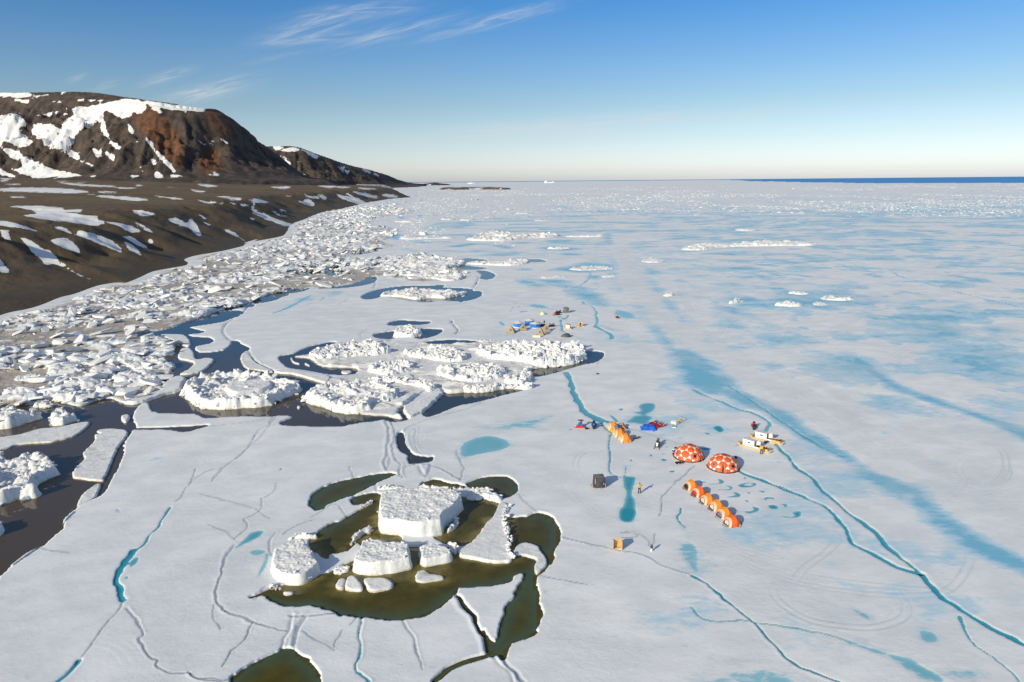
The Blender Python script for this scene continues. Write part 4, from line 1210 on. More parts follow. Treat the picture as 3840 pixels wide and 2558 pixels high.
def low_spit():
    x, y = (a.ravel() for a in fan(-.125, .0, 220, 3900.0, 4900.0, 60))
    p = smooth(Wp('F', '1178,101 1300,99 1420,99 1540,104 1608,109 1560,112 1420,111 1300,113 1190,114', 0), True, 4)
    s_ = -sdf(x, y, p) + (fbm(x / 60, y / 60, 3, 400) - .5) * 60
    z = -2 + 11 * sstep(-10, 60, s_) + 2 * (fbm(x / 30, y / 30, 3, 401) - .5)
    me = np_mesh('gravel_spit', np.stack([x, y, z], -1), grid_quads(60, 220), True, dict(snow=.55 * sstep(.5, .62, fbm(x / 70, y / 200, 3, 402)), red=0 * x))
    tag(link('gravel_spit', me, M_TUNDRA), kind='structure')


low_spit()


# ------------------------------------------------------------------ broken ice: blocks, floes, piles
rng = random.Random(7)


def chunk_mesh(i, kind):
    """an angular lump of ice (0) or a broken slab (1), about one metre across"""
    r = random.Random(100 + i)
    bm = bmesh.new()
    if kind == 0:
        for _ in range(15):
            a, b, c = (r.uniform(-.5, .5) for _ in range(3))
            bm.verts.new((a, b * .8, c * .62))
    else:
        n = r.randint(5, 7)
        for k in range(n):
            a = 2 * math.pi * (k + r.uniform(-.3, .3)) / n
            q = r.uniform(.36, .56)
            for z in (-.13, .13):
                bm.verts.new((math.cos(a) * q + r.uniform(-.04, .04), math.sin(a) * q * .8, z + r.uniform(-.03, .03) + .12 * math.cos(a)))
    bmesh.ops.convex_hull(bm, input=bm.verts)
    bmesh.ops.delete(bm, geom=[v for v in bm.verts if not v.link_faces], context='VERTS')
    bmesh.ops.dissolve_limit(bm, angle_limit=rad(14), verts=bm.verts, edges=bm.edges)
    bmesh.ops.bevel(bm, geom=bm.edges[:], offset=.035, segments=2, profile=.6, affect='EDGES')
    bmesh.ops.triangulate(bm, faces=[f for f in bm.faces if len(f.verts) > 4])
    me = bpy.data.meshes.new('ice_chunk')
    bm.to_mesh(me)
    bm.free()
    me.materials.append(M_BLOCK)
    return me


CHUNKS = [chunk_mesh(i, 0) for i in range(12)] + [chunk_mesh(20 + i, 1) for i in range(10)]


def outline(frame, s, h):
    p = P(frame, s)
    t = (p[:, 1].max() - p[:, 1]) / max(np.ptp(p[:, 1]), 1e-6)
    return np.array([ground(a, b, .75 * h * min(1, max(0, 1.3 * q - .2))) for (a, b), q in zip(p, t)])


def sheet_piece(name, poly, hfun, res, edge, seed, ragged=.3, base=-.35, dirtv=0.0, n=4, terr=0.0, wave=None):
    """a piece of ice standing in the water: its own outline, its own top, walls down to below the water line"""
    poly = smooth(poly, True, n)
    c = poly.mean(0)
    lo, hi = poly.min(0) - 2 * res - edge, poly.max(0) + 2 * res + edge
    nx, ny = max(int((hi[0] - lo[0]) / res), 6), max(int((hi[1] - lo[1]) / res), 6)
    gx, gy = np.meshgrid(np.linspace(lo[0], hi[0], nx), np.linspace(lo[1], hi[1], ny))
    x, y = gx.ravel(), gy.ravel()
    wv = wave or (2.2 * ragged + .5)
    s = -sdf(x, y, poly) + (fbm(x / wv, y / wv, 3, seed) - .5) * 2 * ragged
    env = sstep(0, edge, s)
    z = hfun(x, y, s, env)
    if terr:
        ph = fbm(x / 1.6, y / 1.6, 3, seed + 40) * 1.3
        env = np.clip(env + terr * np.sin(2 * np.pi * (env * 2.6 + ph)) * (env > .02) * (env < .98), 0, 1)
    z = np.where(env > 0, base * (1 - env) + z * env, base)
    e2 = env.reshape(gx.shape) > 0
    kq = e2[:-1, :-1] | e2[1:, 1:] | e2[1:, :-1] | e2[:-1, 1:]
    Q = grid_quads(ny, nx, keep=kq)
    used = np.unique(Q)
    re_ = np.zeros(len(x), int)
    re_[used] = np.arange(len(used))
    V = np.stack([x - c[0], y - c[1], z], -1)[used]
    dv = dirtv(x, y, s, z) if callable(dirtv) else np.full(len(x), dirtv)
    me = np_mesh(name, V, re_[Q], True, dict(dirt=dv[used]))
    o = link(name, me, M_BLOCK, loc=(c[0], c[1], 0))

    def height(qx, qy):
        i = np.clip(((qy - lo[1]) / (hi[1] - lo[1]) * (ny - 1)).astype(int), 0, ny - 1)
        j = np.clip(((qx - lo[0]) / (hi[0] - lo[0]) * (nx - 1)).astype(int), 0, nx - 1)
        return z.reshape(gx.shape)[i, j]
    return o, poly, height


def pile_height(h, sc, seed, flat=.25, rimup=.5):
    def f(x, y, s, env):
        smax = max(s.max(), .5)
        a, ga = plates(x / sc, y / (sc * .85), seed)
        b, gb = plates(x / (sc * .42), y / (sc * .36), seed + 9)
        inner = sstep(0, smax * .55, s)
        lump_ = fbm(x / (sc * 2.2), y / (sc * 2.2), 3, seed + 4)
        rimh = np.exp(-((s - sc * .55) / (sc * .6)) ** 2)
        z = h * (flat + .38 * sstep(.3, .7, lump_) * inner + rimup * .45 * rimh)
        z += h * .55 * np.clip(a - .25, 0, 1.1) * sstep(.02, .22, ga) * (.45 + .55 * np.maximum(rimh, sstep(.4, .65, lump_)))
        z += h * .24 * np.clip(b - .2, 0, 1) * sstep(.02, .2, gb)
        z += .10 * (fbm(x / .6, y / .6, 3, seed + 6) - .5)
        return np.clip(z, .1, None)
    return f


def scatter_chunks(parent, poly, height, n, smin, smax, rimw, seed, slabs=.35):
    r = random.Random(seed)
    c = np.array(parent.location[:2])
    lo, hi = poly.min(0), poly.max(0)
    n = int(n * 1.35)
    placed = 0
    for _ in range(n * 12):
        if placed >= n: break
        x, y = r.uniform(lo[0], hi[0]), r.uniform(lo[1], hi[1])
        s = -float(sdf(np.array([x]), np.array([y]), poly)[0])
        if s < .15 or (rimw and r.random() > math.exp(-(s / rimw) ** 2) + .12): continue
        size = smin * (smax / smin) ** (r.random() ** 1.6)
        me = CHUNKS[r.randrange(12)] if r.random() > slabs else CHUNKS[12 + r.randrange(10)]
        z = float(height(np.array([x]), np.array([y]))[0])
        o = link('ice_chunk', me, parent=parent, loc=(x - c[0], y - c[1], max(z, .05) + size * r.uniform(-.08, .16)),
                 rot=(r.uniform(-.6, .6), r.uniform(-.6, .6), r.uniform(0, 6.3)), scale=(size * r.uniform(.8, 1.25), size * r.uniform(.75, 1.1), size * r.uniform(.75, 1.25)))
        placed += 1


def ice_pile(frame, s, h, sc, nch, label, seed, res=None, flat=.25, rimup=.5, smin=.5, smax=1.8, rimw=2.5, dirtv=.18, group=None, edge=None, cat='ice pile', slabs=.35):
    h *= .78
    poly = outline(frame, s, h)
    d = np.hypot(*poly.mean(0))
    res = res or max(.22, d * .0015)
    dfun = lambda x, y, s_, z: np.clip(dirtv + .45 * sstep(h * .45, h * .1, z) * (dirtv > .1), 0, .9)
    o, pl, hf = sheet_piece('ice_pile', poly, pile_height(h, sc, seed, flat, rimup), res, (edge or min(1.2, max(res * 1.6, h * .35))) * 1.5, seed, .5, dirtv=dfun)
    tag(o, label, cat, group)
    scatter_chunks(o, pl, hf, nch, smin, smax, rimw, seed, slabs)
    return o


def solid_block(frame, top, h, label, seed, tilt=(0, 0), ledge=.0, crumble=.16, dirtv=.08, chunks=0, name='ice_block', cat='ice block', group=None, res=.11):
    """a thick block with a nearly flat crumbly top and layered walls; `top` is the outline of its upper face"""
    p = P(frame, top)
    c0 = np.array([ground(a, b, h) for a, b in p])
    c = c0.mean(0)

    def hf(x, y, s, env):
        z = h + tilt[0] * (x - c[0]) + tilt[1] * (y - c[1])
        z = z + crumble * 2 * (fbm(x / 1.4, y / 1.1, 4, seed) - .5) + crumble * 1.1 * (ridged(x / .5, y / .4, 3, seed + 3) - .6)
        z = z - .35 * h * sstep(.7, .05, s) * fbm(x / .9, y / .9, 2, seed + 8) * 1.2
        return np.maximum(z, .2)
    o, pl, hfn = sheet_piece(name, c0, hf, res, .62, seed, .55, dirtv=dirtv, terr=.05, wave=3.4)
    tag(o, label, cat, group)
    if chunks: scatter_chunks(o, pl, hfn, chunks, .25, .7, .9, seed, .2)
    return o


def floe(frame, s, label, seed, h=.38, ragged=.16, dirtv=0.0, group='loose floes', tilt=(0, 0), res=.16, z=.3, edge=.22):
    p = Wp(frame, s, z)
    c = p.mean(0)
    d = np.hypot(*c)
    res = max(res, d * .0011)

    def hf(x, y, s_, env):
        return h * .72 + tilt[0] * (x - c[0]) + tilt[1] * (y - c[1]) + .09 * (fbm(x / 2.5, y / 2.5, 3, seed) - .5) + .05 * (fbm(x / .5, y / .5, 2, seed + 2) - .5)
    o, pl, hfn = sheet_piece('ice_floe', p, hf, res, max(edge, res * 1.5), seed, ragged, dirtv=dirtv)
    return tag(o, label, 'ice floe', group)


# --- the grounded blocks nearest the camera
G0 = 'grounded blocks in the olive pool'
solid_block('K', '1118,238 1180,212 1290,203 1400,198 1530,203 1612,220 1622,255 1580,300 1540,350 1520,392 1440,405 1340,410 1230,396 1130,380 1108,330', 2.35, 'largest flat topped ice block with layered white front wall, in the olive pool', 1, (-.005, .02), chunks=26, group=G0, dirtv=.13)
solid_block('K', '985,560 1010,498 1090,488 1190,505 1300,524 1325,560 1335,610 1260,632 1130,645 1000,650 950,620', 1.75, 'wide ice block with a sheer front face, directly in front of the largest block', 2, (0, .02), chunks=14, group=G0)
solid_block('K', '1352,540 1440,524 1520,532 1560,560 1555,590 1470,610 1390,622 1360,585', 1.15, 'short rounded ice block right of the wide front block across a dark gap', 3, (.02, .03), chunks=6, group=G0)
solid_block('K', '500,570 600,520 690,506 730,550 790,625 760,670 680,708 590,712 510,690 475,640', 1.5, 'humped ice block with tan speckled top at the left end of the olive pool', 4, (0, .05), chunks=14, dirtv=.2, group=G0)
floe('K', '870,766 895,735 920,728 940,735 930,790 900,798 878,792', 'small rounded ice floe under the left corner of the wide front block', 5, .42, .1)
floe('K', '935,740 960,725 1000,730 1040,775 1040,800 1000,808 930,800 925,770', 'small ridged ice floe with a pale wedge on top in the olive pool', 6, .62, .1, tilt=(0, .12))
floe('K', '1035,735 1100,725 1180,730 1222,762 1205,790 1140,806 1072,810 1045,775', 'six sided ice floe afloat below the wide front block', 7, .48, .1)
floe('K', '1350,692 1400,676 1440,697 1510,707 1515,735 1450,748 1380,755 1340,742', 'pointed ice floe alone in the middle of the olive pool', 8, .3, .1)
floe('K', '555,812 590,802 635,810 612,826 575,830', 'tiny ice floe at the left tip of the olive pool', 9, .35, .08)
o = floe('K', '1640,548 1700,495 1745,432 1810,350 1832,300 1870,285 1912,310 1900,350 1880,400 1900,460 1910,540 1922,625 1860,640 1780,640 1680,618 1600,602 1608,560', 'long curved ice floe with a ridged outer rim on the right of the olive pool', 10, .55, .2, dirtv=.1, group=None)
scatter_chunks(o, smooth(Wp('K', '1895,300 1915,320 1890,400 1915,480 1930,560 1925,625 1890,620 1880,520 1860,440 1850,380 1870,310'), True, 3), lambda x, y: np.full(len(x), .45), 46, .35, .95, 0, 77, .3)
floe('K', '1916,566 1950,528 2010,518 2076,540 2092,570 2124,610 2124,650 2092,688 2052,712 2038,655 2050,622 1990,600 1925,592', 'cracked snow white floe between the two pools on the right', 11, .36, .1)
ice_pile('K', '1632,262 1650,205 1700,198 1785,200 1832,240 1872,268 1830,295 1740,272 1680,285', 1.1, 1.7, 26, 'heap of tumbled slabs behind the right inner pool', 12, .16, .3, .4, .4, 1.5, 0, .05, G0, slabs=.6)
ice_pile('K', '590,505 640,480 700,470 760,472 765,495 720,510 650,515 600,525', .8, 1.2, 14, 'low crumbled ice rubble along the back of the humped block', 13, .16, .3, .4, .3, .9, 0, .12, G0)
ice_pile('K', '470,770 500,765 560,775 560,800 510,810 470,800', .6, 1.0, 10, 'little heap of ice lumps at the left tip of the olive pool', 14, .14, .3, .4, .25, .7, 0, .05, G0)
ice_pile('K', '850,690 900,650 950,660 950,700 900,722 855,720', .7, 1.1, 12, 'low ice rubble filling the notch left of the wide front block', 15, .15, .3, .4, .3, .8, 0, .1, G0)
ice_pile('K', '1520,520 1560,510 1605,535 1605,580 1580,612 1560,590', .9, 1.1, 10, 'upright ice rubble beside the short rounded block', 16, .15, .35, .4, .3, .9, 0, .05, G0)
ice_pile('K', '1555,440 1560,390 1585,368 1612,395 1600,430 1540,465', .8, .9, 9, 'small knot of ice standing in the right inner pool', 17, .14, .35, .3, .3, .8, 0, .05, G0)
ice_pile('K', '1120,200 1180,190 1300,190 1430,185 1560,195 1640,205 1620,225 1500,208 1300,205 1130,225', .55, 1.1, 30, 'line of crumbled ice behind the largest block', 18, .16, .3, .3, .25, .7, 0, .1, G0)
ice_pile('K', '970,500 1000,465 1050,435 1095,430 1090,460 1050,480 1010,520 975,545 955,540', .8, 1.2, 12, 'dirty slope of ice below the left wall of the largest block', 19, .15, .5, .3, .25, .7, 0, .4, G0)
ice_pile('K', '1010,330 1050,295 1085,275 1100,285 1070,310 1040,328', .45, .7, 8, 'loose lumps at the back of the left inner pool', 20, .14, .3, .3, .25, .6, 0, .05, G0)

# --- the ring of grounded piles in the middle distance
G1 = 'grounded rubble piles'
ice_pile('C', '105,352 150,325 200,300 270,278 340,270 400,266 480,270 560,285 650,312 738,332 720,368 640,408 600,440 540,455 480,460 330,470 200,460 130,410', 3.0, 2.6, 84, 'oval ring of jagged white blocks around a flat slab in the dark lead', 31, .24, .22, 1.25, .7, 2.5, 3.2, .06, G1, edge=1.2)
o = solid_block('C', '330,338 420,300 520,292 590,315 560,352 460,372 370,378', 2.0, 'smooth tilted slab inside the oval ring of blocks', 32, (.01, -.03), crumble=.15, group='slabs lying on the piles', res=.24)
ice_pile('C', '735,392 760,365 790,350 880,330 1000,310 1150,312 1240,372 1250,412 1120,450 1110,480 1000,492 920,486 840,460 760,430', 2.5, 2.4, 66, 'rubble pile with big blocks facing the water, right of the oval ring', 33, .24, .28, .7, .7, 2.4, 3.0, .12, G1, edge=1.1)
o = floe('C', '1255,460 1310,435 1370,402 1410,372 1440,350 1478,374 1455,405 1430,430 1370,480 1290,514', 'curved white ramp of thick ice between the two dark pools', 34, .9, .3, .05, group=None, edge=.8)
ice_pile('C', '1060,300 1180,295 1300,300 1440,345 1400,380 1330,350 1250,330 1200,320', 1.8, 2.0, 40, 'crest of tumbled slabs leading to the curved ramp', 35, .12, .3, .5, .6, 1.7, 0, .15, G1, slabs=.5)
ice_pile('C', '760,186 840,150 950,122 1100,105 1160,130 1212,160 1150,185 1000,200 850,216', 2.6, 2.6, 44, 'dirty streaked pile at the upper left of the great grounded ring', 36, .12, .3, .5, .6, 2.0, 3.0, .34, G1)
ice_pile('C', '1255,162 1320,140 1380,126 1500,140 1600,180 1580,222 1500,226 1400,215 1280,192', 2.2, 2.4, 36, 'middle pile along the far side of the great grounded ring', 37, .12, .3, .5, .6, 1.9, 3, .2, G1)
ice_pile('C', '1630,150 1750,115 1900,104 2070,108 2180,128 2226,175 2200,205 2130,235 1950,252 1900,232 1800,215 1700,200', 3.0, 2.8, 84, 'long white pile at the right end of the great ring, nearest the pyramid tents', 38, .12, .32, .5, .6, 2.4, 3.5, .1, G1)
ice_pile('C', '1065,272 1110,240 1150,220 1250,203 1335,240 1300,272 1180,297', 2.6, 2.2, 36, 'steep heap of white blocks in the centre of the great ring', 39, .12, .3, .5, .6, 2.0, 2.5, .1, G1)
ice_pile('C', '1440,235 1600,214 1745,226 1805,262 1765,312 1600,334 1450,302', 2.6, 2.8, 46, 'broad rounded pile with a clean white cap inside the great ring', 40, .12, .4, .2, .5, 1.8, 3, .12, G1)
ice_pile('C', '1565,366 1640,340 1750,338 1850,330 1940,330 1930,352 1880,357 1800,350 1700,377 1600,382', 1.5, 1.6, 38, 'low wall of white blocks above the pool at the right of the great ring', 41, .12, .3, .5, .5, 1.6, 0, .05, G1)
ice_pile('C', '1780,322 1860,282 1905,242 1935,258 1935,300 1920,335 1890,352 1820,345', 1.7, 2.0, 26, 'tilted ramp of ice closing the right side of the great ring', 42, .12, .5, .3, .5, 1.5, 0, .05, G1)
ice_pile('C', '1208,92 1230,52 1290,30 1350,48 1367,76 1320,92 1260,94', 2.4, 2.4, 22, 'lone rounded ice mound in a small blue moat left of the tents', 43, .12, .45, .3, .5, 1.6, 2.5, .05, G1)
# the dirty floor of grounded ice under the great ring
p_ = np.vstack([Wp('C', '690,190 760,180 840,148 960,118 1200,110 1400,124 1640,122 1900,110 2160,128 2215,170 2190,210 2120,236 1935,256 1925,335 1890,360 1790,350 1560,376 1480,380 1430,345 1250,460 1262,512 1180,500 1000,480 930,420 860,320 900,300 1000,285 1010,250 840,240 775,200', .2)])
o, pl_, hf_ = sheet_piece('grounded_ice_floor', p_, lambda x, y, s, e: .38 + .5 * sstep(.5, .75, fbm(x / 7, y / 7, 4, 51)) + .75 * np.clip(plates(x / 3.2, y / 2.6, 52)[0] - .5, 0, 1) * sstep(.4, .6, fbm(x / 8, y / 8, 3, 54)), .34, .5, 50, .4, dirtv=lambda x, y, s, z: .30 + .5 * (fbm(x / 9, y / 9, 3, 53) - .3))
tag(o, kind='structure')
for s, lab, sd in (('675,192 690,196 700,212 728,222 722,228 690,222 678,208', 'thin bent floe at the mouth of the grey pool', 55), ('748,222 765,222 782,232 776,238 752,231', 'small white floe adrift in the grey pool', 56), ('940,264 990,260 998,268 975,276 945,275', 'dark streaked floe against the dirty inner shore', 57),
                   ('708,446 725,442 733,452 715,460', 'single white ice lump adrift between the oval ring and its neighbour', 58)):
    floe('C', s, lab, sd, .45, .1)
# strips of sheet ice beside the lead
floe('C', '420,178 440,165 470,180 500,215 560,245 590,262 580,270 500,258 440,246 415,205', 'tongue of sheet ice with a cracked edge in the lead', 59, .36, .15)
floe('C', '600,264 700,262 800,276 885,296 862,328 800,312 740,294 680,280 600,272', 'narrow thick strip of ice sloping into the lead behind the oval ring', 60, .75, .25, .04)

# --- left side: floes and piles in the brown lead
floe('B', '385,975 392,935 445,885 438,850 498,790 500,755 530,748 515,735 560,722 660,724 685,742 672,775 640,810 600,900 560,990 545,1000 470,995 400,985', 'large pale floe alongside the left edge of the main sheet', 61, .4, .18)
floe('B', '405,1136 425,1085 455,1055 500,1022 542,1012 538,1040 510,1090 460,1120', 'leaf shaped floe below the large pale floe', 62, .36, .12)
floe('B', '-60,800 -20,770 60,760 130,745 220,720 320,712 400,695 475,685 470,712 400,760 330,780 250,795 150,800 90,808 20,830 -50,838', 'long cracked strip of floe crossing the brown lead', 63, .45, .2, .04)
floe('B', '645,660 670,650 695,650 695,672 675,688 652,684', 'rounded lump of ice off the tip of the main sheet', 64, .7, .12)
floe('B', '328,1225 345,1195 385,1165 408,1150 400,1172 360,1210 322,1245', 'splinter of ice leaning on the edge of the main sheet', 65, .5, .1)
floe('B', '48,1458 90,1420 150,1380 215,1352 212,1362 150,1402 80,1450', 'long splinter of ice along the lower edge of the main sheet', 66, .5, .1)
G2 = 'piles along the brown lead'
ice_pile('B', '-120,880 -20,868 40,868 95,900 110,848 160,838 210,870 262,860 318,930 310,950 230,990 200,1045 226,1070 190,1100 90,1108 0,1140 -120,1130', 2.6, 2.2, 60, 'ring of upright ice blocks standing alone in the brown water', 71, .2, .2, 1.1, .5, 1.9, 2.2, .08, G2)
ice_pile('B', '-80,640 0,622 80,612 130,625 225,640 200,660 120,700 60,725 -80,730', 2.4, 2.6, 30, 'rounded white pile at the left frame edge above the long strip', 72, .24, .45, .3, .5, 1.6, 2.5, .05, G2)
ice_pile('B', '258,690 275,630 310,610 355,612 380,650 430,665 400,690 330,710 270,712', 2.4, 2.2, 20, 'two humped block on the upper side of the long strip', 73, .22, .4, .5, .5, 1.5, 2, .05, G2)
ice_pile('B', '-40,1210 10,1200 38,1225 20,1280 -10,1310 -60,1300', 1.6, 1.8, 12, 'blue white corner of ice in the brown water at the left frame edge', 74, .18, .4, .4, .4, 1.2, 1.5, 0, G2)
floe('B', '655,590 720,565 820,545 862,490 900,462 945,445 1000,450 985,490 955,525 880,545 830,562 740,588', 'crumbling tongue of ice left of the oval ring', 75, 1.0, .5, .1, edge=.8)
floe('B', '852,222 900,218 960,218 1000,228 1026,262 1010,282 960,272 905,245', 'crescent floe at the upper bend of the lead', 76, .55, .3, .05)
floe('B', '948,335 965,300 1010,288 1040,318 1045,342 1062,352 1100,345 1146,350 1144,362 1092,412 1020,430 960,432 1010,402 1035,375 1000,358 955,352', 'hook shaped floe in the bend of the lead', 77, .6, .3, .1)
GB = 'large blocks at the edge of the shore rubble'
for i, (s, h, lab) in enumerate((
    ('285,490 300,452 400,440 500,440 548,465 540,495 450,510 340,508', 1.9, 'broad snow capped block in the front row of the shore rubble, second from its right'),
    ('588,470 600,440 700,428 790,432 835,455 825,480 740,492 650,490', 1.7, 'long low block at the right end of the front row of the shore rubble'),
    ('240,440 260,400 330,380 420,382 455,410 440,435 350,445 280,448', 1.6, 'snow capped block in the second row of the shore rubble'),
    ('268,575 275,535 340,515 430,510 510,522 525,555 480,575 400,588 320,585', 1.8, 'dirty edged block at the water in the shore rubble'),
    ('470,420 500,395 560,388 620,405 630,435 590,450 510,448', 1.5, 'rounded block in the second row, above the long low block'),
    ('0,560 20,520 90,508 180,520 205,545 170,565 80,572', 1.6, 'wide block low on the left of the shore rubble'),
    ('745,330 760,298 830,285 910,300 940,318 900,338 820,345', 1.6, 'block overhanging a shadowed hollow at the lead in the shore rubble'),
    ('670,405 700,370 780,350 870,362 940,378 930,405 850,420 740,425', 1.9, 'heap of sharp white blocks at the inner bend of the lead'),
    ('740,270 760,240 850,232 910,245 912,268 850,280 780,285', 1.5, 'flat slab tilted towards the upper bend of the lead'),
    ('380,360 420,320 500,315 530,340 500,370 430,375', 1.4, 'grey topped block in the third row of the shore rubble'),
    ('60,470 100,440 200,432 240,455 180,475 90,485', 1.2, 'low block with a dark hollow beside it in the shore rubble'),
    ('170,610 200,585 280,585 292,605 240,618', .9, 'thin block at the shore end of the brown lead'),
)):
    ice_pile('B', s, h, 3.4, 18, lab, 80 + i, None, .42, .25, .5, 1.7, 2.2, .22, GB, cat='ice block')

# --- upper belt and far piles
G3 = 'far piles on the sheet'
for i, (f_, s, h, sc, n_, lab) in enumerate((
    ('F', '820,735 860,705 930,695 1040,685 1180,690 1270,700 1345,705 1300,728 1210,755 1130,752 1030,762 950,748 880,742', 2.6, 3.0, 44, 'rubble island inside a blue moat, left of the blue yurts'),
    ('F', '830,620 900,590 820,560 700,545 690,530 800,520 880,525 1040,492 1200,505 1330,525 1320,545 1230,570 1300,600 1330,635 1240,655 1090,640 950,622', 3.2, 4.0, 60, 'wide rubble field joining the shore belt to the open sheet'),
    ('F', '1310,545 1370,535 1480,530 1640,518 1705,520 1690,548 1600,562 1450,560 1340,552', 2.6, 3.6, 34, 'long low pile right of the wide rubble field'),
    ('F', '1330,410 1390,380 1440,358 1480,345 1600,362 1700,372 1800,366 1890,376 1830,390 1700,400 1560,415 1440,416', 4.2, 5.0, 40, 'long pressure ridge far out on the sheet'),
    ('F', '930,400 1000,388 1100,386 1200,384 1262,388 1250,398 1100,404 1000,408', 2.6, 5.0, 18, 'low ridge left of the long pressure ridge'),
    ('F', '1900,388 1990,378 2080,376 2150,382 2110,392 1980,394', 2.4, 5.0, 14, 'thin ridge right of the long pressure ridge'),
    ('F', '1800,458 1850,446 1930,448 1945,458 1870,466', 2.2, 4.0, 10, 'small mound on a pale blue patch beyond the trail'),
    ('F', '1928,582 1990,562 2080,556 2190,566 2204,578 2120,588 2000,592', 1.5, 3.0, 18, 'flat oval mound ringed by blue beside the trail'),
    ('F', '1180,286 1240,278 1275,284 1230,292', 3.0, 6.0, 8, 'small distant ridge, left one of a pair'), ('F', '1285,290 1340,280 1385,286 1340,296', 3.2, 6.0, 8, 'small distant ridge, right one of a pair'),
    ('F', '905,302 980,294 1040,298 1000,306', 2.5, 6.0, 8, 'small distant ridge near the shore belt'), ('F', '1430,276 1480,268 1510,274 1460,282', 2.4, 6, 6, 'small distant ridge behind the pair'),
    ('F', '1560,228 1600,222 1612,228 1580,232', 3.0, 7, 5, 'lone distant hummock on the plain'), ('F', '1620,252 1680,246 1712,250 1660,256', 2.6, 7, 6, 'flat distant hummock on the plain'),
    ('F', '1720,296 1780,290 1828,296 1770,300', 2.0, 6, 5, 'very low distant hummock near the trail'), ('F', '1760,630 1830,616 1930,618 1920,632 1820,638', .9, 3, 10, 'thin white crust above the blue patch beside the trail'),
    ('F', '2120,625 2160,612 2215,622 2180,634', 1.2, 2.5, 8, 'small white hummock in the blue beside the trail'),
    ('F', '1050,372 1085,362 1108,370 1090,382', 3.4, 4, 8, 'single sharp block between the shore belt and the long ridge'),
    ('G', '380,516 450,492 560,478 650,480 740,470 900,455 1040,460 1165,476 1140,486 980,488 800,492 640,500 500,520', 3.4, 6.0, 34, 'long broken ridge on the right half of the plain'),
    ('G', '150,576 200,562 260,566 304,582 250,592 180,590', 1.6, 3.0, 14, 'oval white mound just right of the trail'),
    ('G', '655,824 680,812 685,790 720,785 742,800 725,818 690,826', 1.7, 2.2, 12, 'little peaked mound in blue slush far right of the tents'),
    ('G', '918,834 940,808 990,802 1060,818 1095,838 1030,846 960,842', 1.8, 2.6, 14, 'long white mound in blue slush, front one of three'),
    ('G', '1190,800 1200,780 1260,770 1300,790 1390,800 1330,810 1240,808', 1.6, 2.6, 12, 'white mound in blue slush, right one of three'),
    ('G', '990,760 1040,748 1100,752 1130,770 1070,776', 1.3, 2.5, 8, 'white mound in blue slush, back one of three'),
    ('G', '1130,826 1160,808 1200,816 1240,834 1180,838', 1.0, 2.0, 8, 'small crust of ice before the three mounds in slush'),
    ('G', '270,780 300,762 345,768 355,780 310,786', 1.5, 2.4, 8, 'small white mound close to the trail'),
    ('G', '690,402 750,394 830,402 760,408', 1.8, 5, 6, 'thin distant mound beyond the broken ridge'),
    ('G', '455,316 480,308 500,316 475,320', 3.0, 6, 4, 'tiny distant peak on the plain'),
    ('C', '1650,108 1680,100 1740,100 1750,112 1700,120 1660,118', 1.0, 1.6, 8, 'low crumbs of ice behind the great ring'),
)):
    ice_pile(f_, s, h, sc, n_, lab, 120 + i, None, .12, .4, max(.5, h * .2), max(1.2, h * .62), None, .06, G3, cat='ice pile')


# --- the rubble belt under the bluff: hundreds of single blocks, the many small ones as one mass
def rubble_belt():
    r = np.random.RandomState(5)
    lo, hi = rubble_zone.min(0), rubble_zone.max(0)
    n = 60000
    d = 60 + (1500 - 60) * r.rand(n) ** 1.25
    x = d * (-.80 + .95 * r.rand(n))
    y = d
    s = -sdf(x, y, rubble_zone)
    ok = (s > 1.2)
    x, y, s = x[ok], y[ok], s[ok]
    dsh, _, _ = dline(x, y, shore)
    thick = fbm(x / 26, y / 18, 4, 41)
    ok = (dsh > 7) & (r.rand(len(x)) < .25 + .9 * sstep(.36, .58, thick))
    x, y, dsh = x[ok], y[ok], dsh[ok]
    dd = np.hypot(x, y)
    size = (.5 + 5.0 * r.rand(len(x)) ** 4.2) * np.clip(.75 + dd / 800, .75, 1.8) * np.clip(.45 + dsh / 60, .5, 1)
    order = np.argsort(-(size / dd))
    big, rest = order[:300], order[300:3600]
    for i in big:
        me = CHUNKS[r.randint(12)] if r.rand() > .3 else CHUNKS[12 + r.randint(10)]
        k = size[i]
        o = link('ice_block', me, loc=(x[i], y[i], .32 + k * r.uniform(.05, .2)), rot=(r.uniform(-.35, .35), r.uniform(-.35, .35), r.uniform(0, 6.3)), scale=(k * r.uniform(1.0, 1.6), k * r.uniform(.8, 1.15), k * r.uniform(.38, .7)))
        tag(o, 'rough white ice block in the dirty rubble belt under the bluff', 'ice block', 'ice blocks in the rubble belt')
    vs_, fs_, off = [], [], 0
    base = []
    for me in CHUNKS[:9] + CHUNKS[12:15]:
        bm = bmesh.new()
        bm.from_mesh(me)
        bmesh.ops.convex_hull(bm, input=bm.verts)
        bmesh.ops.remove_doubles(bm, verts=bm.verts, dist=.13)
        bmesh.ops.triangulate(bm, faces=bm.faces[:])
        base.append((np.array([v.co[:] for v in bm.verts]), np.array([[v.index for v in f.verts] for f in bm.faces])))
        bm.free()
    for i in rest:
        v, f = base[r.randint(len(base))]
        k = size[i]
        M = np.array(Matrix.Rotation(r.uniform(0, 6.3), 3, 'Z') @ Matrix.Rotation(r.uniform(-.4, .4), 3, 'X') @ Matrix.Rotation(r.uniform(-.4, .4), 3, 'Y'))
        q = (v * np.array([k * r.uniform(1, 1.6), k, k * r.uniform(.4, .75)])) @ M.T + np.array([x[i], y[i], .3 + k * .12])
        vs_.append(q)
        fs_.append(f + off)
        off += len(v)
    me = np_mesh('ice_rubble', np.vstack(vs_), np.vstack(fs_), False)
    tag(link('ice_rubble', me, M_BLOCK), kind='stuff')


rubble_belt()


